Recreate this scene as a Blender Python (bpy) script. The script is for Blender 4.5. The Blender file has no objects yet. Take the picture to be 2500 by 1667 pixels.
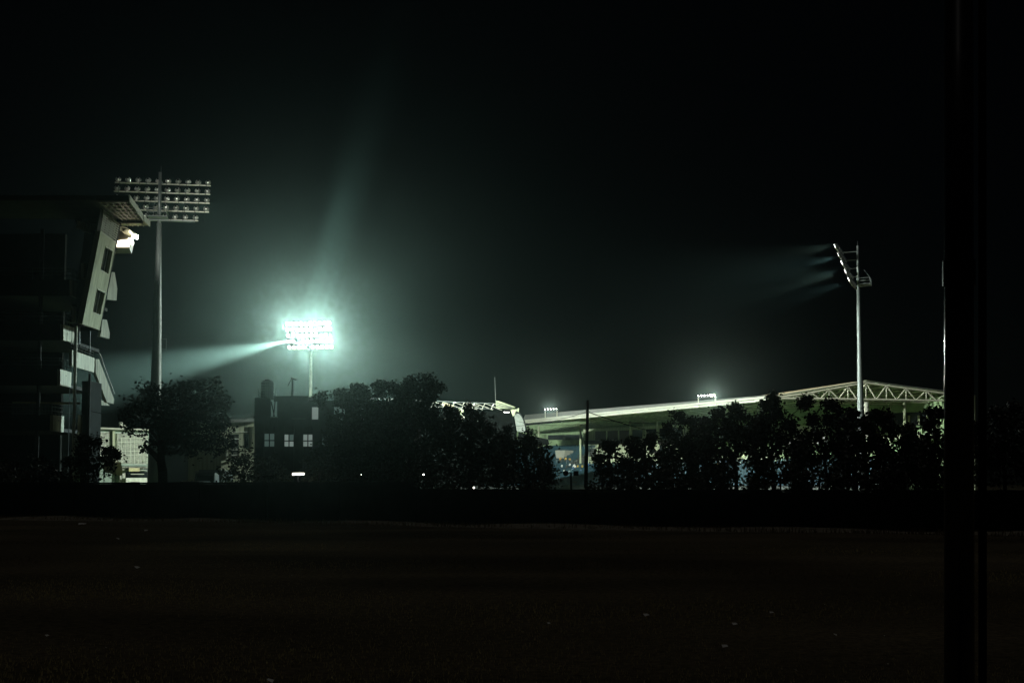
import bpy, bmesh, math, random
from mathutils import Vector, Matrix

random.seed(11)
sc = bpy.context.scene
col = sc.collection
R = math.radians

# ------------------------------------------------------------------ camera
FPX, HOR, PITCH, EYE = 2778.0, 1182.0, R(3.5), 1.7
PROW = HOR - FPX * math.tan(PITCH)
cam_d = bpy.data.cameras.new('camera')
cam = bpy.data.objects.new('camera', cam_d)
col.objects.link(cam)
cam.location = (0, 0, EYE)
cam.rotation_euler = (R(90) + PITCH, 0, 0)
cam_d.sensor_width = 36.0
cam_d.lens = 36.0 * FPX / 2500.0
cam_d.shift_y = (PROW - 833.5) / 2500.0
cam_d.clip_end = 5000
sc.camera = cam

# ------------------------------------------------------------------ night sky, moon, exposure
SUN_EL, SUN_ROT = 74.0, 20.0          # a high, very weak moon behind the stadium
world = bpy.data.worlds.new('World')
sc.world = world
world.use_nodes = True
wn = world.node_tree.nodes
wl = world.node_tree.links
bg = wn.get('Background') or wn.new('ShaderNodeBackground')
sky = wn.new('ShaderNodeTexSky')
sky.sky_type = 'NISHITA'
sky.sun_disc = False
sky.sun_elevation = R(SUN_EL)
sky.sun_rotation = R(SUN_ROT)
wl.new(sky.outputs[0], bg.inputs[0])
bg.inputs[1].default_value = 0.00012
sun_d = bpy.data.lights.new('moon', 'SUN')
sun_d.energy = 0.14
sun_d.angle = R(0.5)
sun_d.color = (1.0, 0.95, 0.90)
sun = bpy.data.objects.new('moon', sun_d)
col.objects.link(sun)
sd = Vector((math.sin(R(SUN_ROT)) * math.cos(R(SUN_EL)), math.cos(R(SUN_ROT)) * math.cos(R(SUN_EL)), math.sin(R(SUN_EL))))
sun.rotation_euler = sd.to_track_quat('Z', 'Y').to_euler()
sun.location = sd * 200

sc.view_settings.view_transform = 'Standard'
try:
    sc.view_settings.look = 'None'
except Exception:
    pass
sc.view_settings.exposure = 0.0
sc.view_settings.gamma = 1.0
sc.view_settings.use_curve_mapping = False
cy = sc.cycles
cy.max_bounces = 6
cy.diffuse_bounces = 3
cy.glossy_bounces = 2
cy.transmission_bounces = 2
cy.volume_bounces = 0
cy.transparent_max_bounces = 6
cy.sample_clamp_indirect = 4.0
cy.use_denoising = True
try:
    cy.denoiser = 'OPENIMAGEDENOISE'
except Exception:
    pass

# power of the floodlights, in watts (see the towers)
PW_C_HALO, PW_C_BEAM, PW_L, PW_R = 2.75e5, 2.6e7, 1.25e6, 5.0e5
LAMP_COL = (0.86, 1.0, 0.90)
HAZE_DENS = 0.00013

# ------------------------------------------------------------------ measuring helpers
def ray(px, py):
    cx = (px - 1250.0) / FPX
    c = (PROW - py) / FPX
    return Vector((cx, math.cos(PITCH) - c * math.sin(PITCH), math.sin(PITCH) + c * math.cos(PITCH)))

EYEV = Vector((0, 0, EYE))
def P(px, py, Y):
    d = ray(px, py)
    return EYEV + d * (Y / d.y)

def Pz(px, py, z):
    d = ray(px, py)
    return EYEV + d * ((z - EYE) / d.z)

def hit(px, py, p0, n):
    d = ray(px, py)
    return EYEV + d * ((p0 - EYEV).dot(n) / d.dot(n))

def ground(px, Y):
    return Vector(((px - 1250.0) / FPX * Y, Y, 0))

# ------------------------------------------------------------------ materials
def mat(name, c, rough=0.7, metal=0.0, var=0.15, scale=1.5, bump=0.0, bscale=20.0, streak=False, spec=0.5):
    m = bpy.data.materials.new(name)
    m.use_nodes = True
    nt = m.node_tree
    b = nt.nodes['Principled BSDF']
    b.inputs['Roughness'].default_value = rough
    b.inputs['Metallic'].default_value = metal
    b.inputs['Specular IOR Level'].default_value = spec
    if var > 0:
        tc = nt.nodes.new('ShaderNodeTexCoord')
        mp = nt.nodes.new('ShaderNodeMapping')
        nt.links.new(tc.outputs['Object'], mp.inputs[0])
        if streak:
            mp.inputs['Scale'].default_value = (3.0, 3.0, 0.25)
        nz = nt.nodes.new('ShaderNodeTexNoise')
        nz.inputs['Scale'].default_value = scale
        nz.inputs['Detail'].default_value = 6
        nz.inputs['Roughness'].default_value = 0.65
        nt.links.new(mp.outputs[0], nz.inputs['Vector'])
        rp = nt.nodes.new('ShaderNodeValToRGB')
        rp.color_ramp.elements[0].position = 0.3
        rp.color_ramp.elements[1].position = 0.7
        lo = [max(0, x * (1 - var)) for x in c]
        hi = [min(1, x * (1 + var)) for x in c]
        rp.color_ramp.elements[0].color = (*lo, 1)
        rp.color_ramp.elements[1].color = (*hi, 1)
        nt.links.new(nz.outputs['Fac'], rp.inputs[0])
        nt.links.new(rp.outputs[0], b.inputs['Base Color'])
        if bump > 0:
            n2 = nt.nodes.new('ShaderNodeTexNoise')
            n2.inputs['Scale'].default_value = bscale
            n2.inputs['Detail'].default_value = 4
            nt.links.new(tc.outputs['Object'], n2.inputs['Vector'])
            bp = nt.nodes.new('ShaderNodeBump')
            bp.inputs['Strength'].default_value = bump
            nt.links.new(n2.outputs['Fac'], bp.inputs['Height'])
            nt.links.new(bp.outputs[0], b.inputs['Normal'])
    else:
        b.inputs['Base Color'].default_value = (*c, 1)
    return m

def glow(name, c, s, sample=False):
    m = bpy.data.materials.new(name)
    m.use_nodes = True
    b = m.node_tree.nodes['Principled BSDF']
    b.inputs['Base Color'].default_value = (0.4, 0.4, 0.4, 1)
    b.inputs['Emission Color'].default_value = (*c, 1)
    b.inputs['Emission Strength'].default_value = s
    if not sample:
        m.cycles.emission_sampling = 'NONE'
    return m

M = {}
M['cream'] = mat('cream_render', (0.39, 0.41, 0.27), 0.85, var=0.32, scale=0.9, streak=True, bump=0.15)
M['panel'] = mat('board_marked_concrete', (0.58, 0.60, 0.48), 0.85, var=0.38, scale=1.6, streak=True, bump=0.2)
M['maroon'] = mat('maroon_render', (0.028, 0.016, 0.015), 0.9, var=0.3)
M['shadepaint'] = mat('dark_shade_paint', (0.014, 0.018, 0.016), 0.9, var=0.3, spec=0.1)  # dark tone carries the shade of the stand's unlit faces
M['concrete'] = mat('grey_concrete', (0.20, 0.21, 0.19), 0.9, var=0.3, scale=0.8, bump=0.2)
M['steel'] = mat('galvanised_steel', (0.15, 0.165, 0.16), 0.45, metal=0.3, var=0.15, scale=0.6)
M['truss'] = mat('white_truss_paint', (0.52, 0.48, 0.38), 0.5, var=0.1)
M['white'] = mat('white_sheet', (0.40, 0.385, 0.32), 0.5, var=0.12, scale=0.4)
M['greysheet'] = mat('grey_roof_sheet', (0.10, 0.10, 0.09), 0.6, var=0.15, scale=0.5)
M['soffit'] = mat('olive_soffit', (0.50, 0.53, 0.33), 0.8, var=0.3, scale=0.6)
M['brownsheet'] = mat('ochre_roof_underside', (0.55, 0.44, 0.26), 0.8, var=0.25, scale=0.5)
M['green'] = mat('green_render', (0.24, 0.32, 0.17), 0.85, var=0.25, scale=0.6)
M['glass'] = mat('dark_glass', (0.015, 0.018, 0.02), 0.12, var=0.0)
M['brownglass'] = mat('tinted_brown_glass', (0.05, 0.028, 0.022), 0.25, var=0.2)
M['seat'] = mat('blue_seat_plastic', (0.025, 0.065, 0.085), 0.5, var=0.25, scale=4)
M['alu'] = mat('spun_aluminium', (0.72, 0.71, 0.66), 0.28, metal=0.9, var=0.1)
M['black'] = mat('black_metal', (0.012, 0.012, 0.013), 0.7, var=0.2, spec=0.12)
M['mast'] = mat('black_gloss_enamel', (0.006, 0.006, 0.007), 0.15, var=0.0, spec=0.8)
M['bark'] = mat('dark_bark', (0.030, 0.025, 0.020), 0.95, var=0.4, scale=6, bump=0.5)
M['leafa'] = mat('dark_leaf', (0.020, 0.030, 0.015), 0.7, var=0.4, scale=3, spec=0.25)
M['leafb'] = mat('olive_leaf', (0.030, 0.036, 0.018), 0.65, var=0.4, scale=3, spec=0.3)
M['leafc'] = mat('blue_green_leaf', (0.018, 0.030, 0.024), 0.7, var=0.4, scale=3, spec=0.25)
M['wall'] = mat('weathered_wall', (0.030, 0.030, 0.028), 0.95, var=0.4, scale=1.2, bump=0.2, spec=0.1)
M['roofdark'] = mat('dark_roof_concrete', (0.05, 0.055, 0.05), 0.9, var=0.3)
M['block'] = mat('white_breeze_block', (0.62, 0.62, 0.52), 0.9, var=0.2, scale=2)
M['sage'] = mat('sage_green_render', (0.25, 0.30, 0.25), 0.9, var=0.2, scale=0.7)
M['yellow'] = mat('yellow_canvas', (0.55, 0.48, 0.26), 0.8, var=0.2)
M['stepcon'] = mat('dark_terrace_concrete', (0.07, 0.075, 0.07), 0.9, var=0.3)
M['void'] = mat('shade_matt_black', (0.003, 0.003, 0.003), 1.0, var=0.0, spec=0.0)  # near-black: shade of the stand body as colour; slim post is simply matt black
M['wood'] = mat('tarred_timber', (0.016, 0.014, 0.013), 0.9, var=0.4, scale=3)
M['pitch'] = mat('pitch_grass', (0.10, 0.17, 0.05), 0.95, var=0.2, scale=0.1)
M['lamp'] = glow('floodlight_glass', (1.0, 1.0, 0.96), 14.0)
M['lampwarm'] = glow('floodlight_glass_warm', (1.0, 0.90, 0.72), 12.0)
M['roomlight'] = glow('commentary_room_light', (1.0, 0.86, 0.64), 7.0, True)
M['tube'] = glow('tube_light', (1.0, 0.96, 0.86), 9.0, True)
M['hazewin'] = glow('haze_glow_pane', (0.50, 0.62, 0.57), 0.30)  # emission stands in for lit haze seen through the building's openings
M['hazewindim'] = glow('dim_haze_glow_pane', (0.30, 0.48, 0.43), 0.14)  # weaker copy of the same imitated haze glow
M['shirt_y'] = mat('yellow_shirt', (0.75, 0.45, 0.06), 0.8, var=0.15, scale=5)
M['shirt_w'] = mat('white_shirt', (0.75, 0.75, 0.72), 0.8, var=0.1, scale=5)
M['shirt_b'] = mat('blue_shirt', (0.06, 0.14, 0.28), 0.8, var=0.15, scale=5)
M['shirt_d'] = mat('dark_shirt', (0.04, 0.035, 0.03), 0.8, var=0.15, scale=5)
M['skin'] = mat('skin', (0.18, 0.10, 0.06), 0.6, var=0.1)
M['paper'] = mat('paper_litter', (0.42, 0.42, 0.40), 0.8, var=0.0)
M['carpaint'] = mat('grey_car_paint', (0.10, 0.12, 0.12), 0.3, metal=0.3, var=0.05)

# ------------------------------------------------------------------ mesh helpers
class MB:
    def __init__(s):
        s.v, s.f, s.smooth = [], [], False
    def add(s, vs, fs):
        n = len(s.v)
        s.v += [Vector(v) for v in vs]
        s.f += [tuple(i + n for i in f) for f in fs]
        return s
    def frame(s, o, a, b, c):            # box from a corner and three edge vectors
        o, a, b, c = Vector(o), Vector(a), Vector(b), Vector(c)
        vs = [o, o + a, o + a + b, o + b, o + c, o + a + c, o + a + b + c, o + b + c]
        fs = [(0, 3, 2, 1), (4, 5, 6, 7), (0, 1, 5, 4), (1, 2, 6, 5), (2, 3, 7, 6), (3, 0, 4, 7)]
        if a.cross(b).dot(c) < 0:
            fs = [f[::-1] for f in fs]
        return s.add(vs, fs)
    def box(s, c, size):
        c = Vector(c)
        x, y, z = size
        return s.frame(c - Vector((x / 2, y / 2, z / 2)), (x, 0, 0), (0, y, 0), (0, 0, z))
    def slab(s, pts, off):               # polygon extruded by a vector
        pts = [Vector(p) for p in pts]
        off = Vector(off)
        n = len(pts)
        nrm = Vector((0, 0, 0))
        for i in range(n):
            nrm += pts[i].cross(pts[(i + 1) % n])
        if nrm.dot(off) > 0:
            pts = pts[::-1]
        vs = pts + [p + off for p in pts]
        fs = [tuple(range(n)), tuple(range(2 * n - 1, n - 1, -1))]
        for i in range(n):
            j = (i + 1) % n
            fs.append((i, n + i, n + j, j))
        return s.add(vs, fs)
    def tube(s, p0, p1, r0, r1=None, n=8, cap=True):
        p0, p1 = Vector(p0), Vector(p1)
        r1 = r0 if r1 is None else r1
        d = (p1 - p0)
        if d.length < 1e-6:
            return s
        q = d.to_track_quat('Z', 'Y')
        vs = []
        for p, r in ((p0, r0), (p1, r1)):
            for k in range(n):
                a = 2 * math.pi * k / n
                vs.append(p + q @ Vector((r * math.cos(a), r * math.sin(a), 0)))
        fs = [(k, (k + 1) % n, n + (k + 1) % n, n + k) for k in range(n)]
        if cap:
            fs += [tuple(range(n - 1, -1, -1)), tuple(range(n, 2 * n))]
        return s.add(vs, fs)
    def path(s, pts, rs, n=8):
        for i in range(len(pts) - 1):
            s.tube(pts[i], pts[i + 1], rs[i], rs[i + 1], n)
        return s
    def lathe(s, prof, n=14, axis='Z', o=(0, 0, 0)):      # prof: (radius, height)
        vs, fs = [], []
        o = Vector(o)
        for r, h in prof:
            for k in range(n):
                a = 2 * math.pi * k / n
                if axis == 'Z':
                    vs.append(o + Vector((r * math.cos(a), r * math.sin(a), h)))
                else:
                    vs.append(o + Vector((-r * math.cos(a), h, r * math.sin(a))))
        for i in range(len(prof) - 1):
            for k in range(n):
                j = (k + 1) % n
                fs.append((i * n + k, i * n + j, (i + 1) * n + j, (i + 1) * n + k))
        fs.append(tuple(range(n - 1, -1, -1)))
        fs.append(tuple((len(prof) - 1) * n + k for k in range(n)))
        return s.add(vs, fs)
    def mesh(s, name, m, org=Vector((0, 0, 0)), smooth=False):
        me = bpy.data.meshes.new(name)
        me.from_pydata([tuple(v - org) for v in s.v], [], s.f)
        me.materials.append(m)
        if smooth:
            me.polygons.foreach_set('use_smooth', [True] * len(me.polygons))
        me.update()
        return me

def wloc(o):
    v = Vector((0, 0, 0))
    while o is not None:
        v += o.location
        o = o.parent
    return v

def tag(o, label=None, cat=None, group=None, kind=None):
    if label: o['label'] = label
    if cat: o['category'] = cat
    if group: o['group'] = group
    if kind: o['kind'] = kind
    return o

def link(name, me, parent=None, loc=(0, 0, 0), rot=None):
    o = bpy.data.objects.new(name, me)
    col.objects.link(o)
    o.parent = parent
    o.location = loc
    if rot is not None:
        o.rotation_euler = rot
    return o

def part(name, mb, m, parent, smooth=False):            # mb in world space, parents unrotated
    return link(name, mb.mesh(name, m, wloc(parent), smooth), parent)

def lpart(name, mb, m, parent, smooth=False):           # mb in the parent's own space
    return link(name, mb.mesh(name, m, Vector((0, 0, 0)), smooth), parent)

def solo(name, mb, m, label, cat, group=None, org=None, smooth=False):
    org = Vector(org) if org is not None else Vector((0, 0, 0))
    o = link(name, mb.mesh(name, m, org, smooth))
    o.location = org
    return tag(o, label, cat, group)

def thing(name, label, cat, loc, rz=0.0, group=None):
    o = bpy.data.objects.new(name, None)
    col.objects.link(o)
    o.location = loc
    o.rotation_euler = (0, 0, rz)
    return tag(o, label, cat, group)

def spot(parent, loc, target, power, cone, blend=0.25, size=0.35, color=LAMP_COL):
    """A real lamp's light; loc and target in world space, parent may be rotated about z."""
    d = bpy.data.lights.new('spot_beam', 'SPOT')
    d.energy = power
    d.spot_size = R(cone)
    d.spot_blend = blend
    d.shadow_soft_size = size
    d.color = color
    o = bpy.data.objects.new('spot_beam', d)
    col.objects.link(o)
    q = (Vector(target) - Vector(loc)).to_track_quat('-Z', 'Y').to_matrix().to_4x4()
    w = Matrix.Translation(Vector(loc)) @ q
    o.parent = parent
    pm = Matrix.Translation(parent.location) @ Matrix.Rotation(parent.rotation_euler.z, 4, 'Z')
    o.matrix_basis = pm.inverted() @ w
    return o

# ------------------------------------------------------------------ ground
def ground_material():
    m = bpy.data.materials.new('dry_field_grass')
    m.use_nodes = True
    nt = m.node_tree
    b = nt.nodes['Principled BSDF']
    b.inputs['Roughness'].default_value = 1.0
    b.inputs['Specular IOR Level'].default_value = 0.0
    tc = nt.nodes.new('ShaderNodeTexCoord')
    mp = nt.nodes.new('ShaderNodeMapping')
    mp.inputs['Scale'].default_value = (0.35, 1.0, 1.0)
    nt.links.new(tc.outputs['Object'], mp.inputs[0])
    n1 = nt.nodes.new('ShaderNodeTexNoise'); n1.inputs['Scale'].default_value = 0.22; n1.inputs['Detail'].default_value = 5
    n2 = nt.nodes.new('ShaderNodeTexNoise'); n2.inputs['Scale'].default_value = 9.0; n2.inputs['Detail'].default_value = 6; n2.inputs['Roughness'].default_value = 0.8
    nt.links.new(mp.outputs[0], n1.inputs['Vector'])
    nt.links.new(tc.outputs['Object'], n2.inputs['Vector'])
    r1 = nt.nodes.new('ShaderNodeValToRGB')
    r1.color_ramp.elements[0].position = 0.36; r1.color_ramp.elements[0].color = (0.040, 0.034, 0.021, 1)
    r1.color_ramp.elements[1].position = 0.66; r1.color_ramp.elements[1].color = (0.092, 0.076, 0.048, 1)
    r2 = nt.nodes.new('ShaderNodeValToRGB')
    r2.color_ramp.elements[0].position = 0.35; r2.color_ramp.elements[0].color = (0.35, 0.35, 0.35, 1)
    r2.color_ramp.elements[1].position = 0.70; r2.color_ramp.elements[1].color = (1.5, 1.45, 1.4, 1)
    nt.links.new(n1.outputs['Fac'], r1.inputs[0]); nt.links.new(n2.outputs['Fac'], r2.inputs[0])
    mx = nt.nodes.new('ShaderNodeMixRGB'); mx.blend_type = 'MULTIPLY'; mx.inputs[0].default_value = 1.0
    nt.links.new(r1.outputs[0], mx.inputs[1]); nt.links.new(r2.outputs[0], mx.inputs[2])
    nt.links.new(mx.outputs[0], b.inputs['Base Color'])
    bp = nt.nodes.new('ShaderNodeBump'); bp.inputs['Strength'].default_value = 0.6; bp.inputs['Distance'].default_value = 0.08
    nt.links.new(n2.outputs['Fac'], bp.inputs['Height']); nt.links.new(bp.outputs[0], b.inputs['Normal'])
    return m
M['field'] = ground_material()

def build_ground():
    # one sheet to the horizon; gently uneven where the field lies in view
    xs = [-2500, -600, -150, -90] + [-60 + 2.5 * i for i in range(49)] + [90, 150, 600, 2500]
    ys = [-2500, -300, -40] + [-5 + 1.5 * i for i in range(48)] + [72, 100, 200, 500, 2500]
    rnd = random.Random(3)
    vs, fs = [], []
    ph = [rnd.uniform(0, 6.28) for _ in range(6)]
    for y in ys:
        for x in xs:
            z = 0.0
            if abs(x) < 62 and 4 < y < 66:
                z = 0.022 * math.sin(0.41 * x + ph[0]) * math.sin(0.55 * y + ph[1]) + 0.018 * math.sin(0.17 * x + 0.9 * y + ph[2])
            vs.append((x, y, z - 0.02 if (y > 66 or y < 4) else z))
    nx = len(xs)
    for j in range(len(ys) - 1):
        for i in range(nx - 1):
            a = j * nx + i
            fs.append((a, a + 1, a + nx + 1, a + nx))
    mb = MB(); mb.add(vs, fs)
    o = link('playing_field', mb.mesh('playing_field', M['field'], smooth=True))
    tag(o, kind='structure')
    # the lit cricket ground behind the trees and stands
    mb = MB()
    pts = []
    for k in range(40):
        a = 2 * math.pi * k / 40
        pts.append((-22 + 62 * math.cos(a), 222 + 78 * math.sin(a), 0.02))
    mb.add(pts, [tuple(range(40))])
    tag(link('stadium_pitch', mb.mesh('stadium_pitch', M['pitch'])), kind='structure')

build_ground()

WA, WB = ground(90, 58.0), ground(2520, 39.0)         # foot of the boundary wall
def wall_at(t, off=0.0, z=0.0):
    d = (WB - WA)
    nrm = Vector((d.y, -d.x, 0)).normalized()          # towards the camera
    p = WA + d * t + nrm * off
    return Vector((p.x, p.y, z))

def build_wall():
    d = (WB - WA)
    u = d.normalized()
    nrm = Vector((d.y, -d.x, 0)).normalized()
    L = d.length
    def run(name, label, s0, s1, h):
        root = thing(name, label, 'wall', WA + u * s0)
        bay = 4.0
        n = max(1, int(round((s1 - s0) / bay)))
        for k in range(n):
            a = s0 + (s1 - s0) * k / n
            b = s0 + (s1 - s0) * (k + 1) / n
            p = WA + u * (a + 0.15)
            part('wall_panel', MB().frame(p - nrm * 0.10, u * (b - a - 0.30), nrm * 0.20, Vector((0, 0, h - 0.08))), M['wall'], root)
            q = WA + u * (a - 0.15)
            part('pier', MB().frame(q - nrm * 0.16, u * 0.297, nrm * 0.32, Vector((0, 0, h + 0.02))), M['wall'], root)
            part('coping', MB().frame(p - nrm * 0.15 + Vector((0, 0, h - 0.077)), u * (b - a - 0.30), nrm * 0.30, Vector((0, 0, 0.08))), M['wall'], root)
    run('boundary_wall', 'tall dark boundary wall below the round tree and leaning grandstand', -40, 22, 1.80)
    run('boundary_wall', 'lower dark boundary wall along the foot of the leafy trees', 22, L + 26, 1.50)
    # raised verge of pale dry grass along the wall foot
    mb = MB()
    n = 90
    rnd = random.Random(5)
    vs, fs = [], []
    for i in range(n + 1):
        s = -40 + (L + 60) * i / n
        h = 0.10 + 0.05 * math.sin(s * 0.7) + rnd.uniform(-0.02, 0.02)
        w = 1.6 + 0.5 * math.sin(s * 0.23 + 1) + rnd.uniform(-0.2, 0.2)
        for off, z in ((-0.05, h), (0.5, h), (w * 0.8, h * 0.8), (w, 0.03), (w + 0.35, -0.06)):
            p = WA + u * s + nrm * off
            vs.append((p.x, p.y, z))
    for i in range(n):
        for k in range(4):
            a = i * 5 + k
            fs.append((a, a + 5, a + 6, a + 1))
    mb.add(vs, fs)
    m = mat('pale_dry_verge', (0.12, 0.108, 0.082), 1.0, var=0.5, scale=2.5, bump=0.5, bscale=14, spec=0.0)
    o = link('grass_verge', mb.mesh('grass_verge', m, smooth=True))
    tag(o, kind='structure')

build_wall()

def blade_field():
    rnd = random.Random(21)
    mb = MB()
    vs, fs = [], []
    m = mat('dry_grass_blades', (0.17, 0.128, 0.065), 0.95, var=0.35, scale=2.0, spec=0.0)
    nt = m.node_tree
    b = nt.nodes['Principled BSDF']
    tr = nt.nodes.new('ShaderNodeBsdfTranslucent')
    tr.inputs['Color'].default_value = (0.15, 0.115, 0.055, 1)
    mx = nt.nodes.new('ShaderNodeMixShader')
    mx.inputs[0].default_value = 0.5
    nt.links.new(b.outputs[0], mx.inputs[1]); nt.links.new(tr.outputs[0], mx.inputs[2])
    nt.links.new(mx.outputs[0], nt.nodes['Material Output'].inputs['Surface'])
    for _ in range(52000):
        y = 8.5 * (6.2 ** rnd.random())
        x = rnd.uniform(-0.47, 0.47) * y
        h = rnd.uniform(0.01, 0.035) * (1.0 if rnd.random() < 0.98 else 1.8)
        a = rnd.uniform(0, 6.28)
        w = 0.006 + 0.00025 * y
        lx, ly = rnd.gauss(0, 0.5) * h, rnd.gauss(0, 0.5) * h
        n = len(vs)
        vs += [(x - w * math.cos(a), y - w * math.sin(a), -0.02), (x + w * math.cos(a), y + w * math.sin(a), -0.02), (x + lx, y + ly, h)]
        fs.append((n, n + 1, n + 2))
    # taller stems along the verge
    d = (WB - WA); u = d.normalized(); nrm = Vector((d.y, -d.x, 0)).normalized()
    for _ in range(5000):
        p = WA + u * rnd.uniform(-20, d.length + 10) + nrm * rnd.uniform(0.2, 2.2)
        h = rnd.uniform(0.08, 0.26)
        w = 0.018
        n = len(vs)
        lx = rnd.gauss(0, 0.3) * h
        vs += [(p.x - w, p.y, 0.0), (p.x + w, p.y, 0.0), (p.x + lx, p.y, h)]
        fs.append((n, n + 1, n + 2))
    mb.v = [Vector(v) for v in vs]; mb.f = fs
    tag(link('grass', mb.mesh('grass', m)), 'short dry grass over the dark playing field', kind='stuff')

blade_field()

def litter():
    rnd = random.Random(8)
    mb = MB()
    spots = [(198, 1278, .10), (207, 1278, .07), (357, 1294, .06), (288, 1314, .06), (335, 1384, .05), (518, 1380, .05),
             (660, 1660, .035), (880, 1525, .03), (714, 1609, .02), (1794, 1522, .03), (1770, 1576, .03), (1578, 1500, .035),
             (2039, 1548, .025), (1942, 1634, .02), (840, 1552, .02), (115, 1550, .02), (206, 1453, .03), (1884, 1494, .025), (1963, 1494, .025), (1340, 1520, .02)]
    for _ in range(30):
        spots.append((rnd.uniform(40, 2280), rnd.uniform(1400, 1660), rnd.uniform(.004, .009)))
    for px, py, s in spots:
        p = Pz(px, py, 0.05)
        a = rnd.uniform(0, 3.14)
        e1 = Vector((math.cos(a), math.sin(a), 0.2)) * s
        e2 = Vector((-math.sin(a), math.cos(a), 0.3)) * s * 0.7
        mb.add([p - e1 - e2, p + e1 - e2, p + e1 * 0.8 + e2, p - e1 + e2 + Vector((0, 0, s * .4))], [(0, 1, 2), (0, 2, 3)])
    tag(link('litter', mb.mesh('litter', M['paper'])), 'tiny scraps of pale litter scattered in the grass', kind='stuff')

litter()

# ------------------------------------------------------------------ floodlight towers
def lamp_meshes():
    shell = MB()
    prof = [(0.40, 0.02), (0.40, -0.03), (0.36, -0.10), (0.30, -0.22), (0.22, -0.32), (0.15, -0.37)]
    shell.lathe(prof, 16, 'Y')
    me_shell = shell.mesh('lamp', M['alu'], smooth=True)
    cap = MB().lathe([(0.15, -0.36), (0.16, -0.50), (0.10, -0.56)], 10, 'Y')
    cap.tube((-0.42, 0, 0.0), (-0.40, -0.1, -0.34), 0.022, n=5)
    cap.tube((0.42, 0, 0.0), (0.40, -0.1, -0.34), 0.022, n=5)
    cap.tube((-0.42, -0.1, -0.36), (0.42, -0.1, -0.36), 0.022, n=5)
    me_cap = cap.mesh('gear_housing', M['black'])
    lens = MB().lathe([(0.37, 0.022), (0.30, 0.05), (0.12, 0.07)], 16, 'Y')
    return me_shell, me_cap, lens.mesh('lens', M['lamp'], smooth=True), lens.mesh('lens', M['lampwarm'], smooth=True), lens.mesh('lens', M['glass'], smooth=True)

ME_SHELL, ME_CAP, ME_LENS, ME_LENSW, ME_LENSOFF = lamp_meshes()
ME_SHELLB = ME_SHELL.copy()
ME_SHELLB.materials[0] = M['black']

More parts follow.
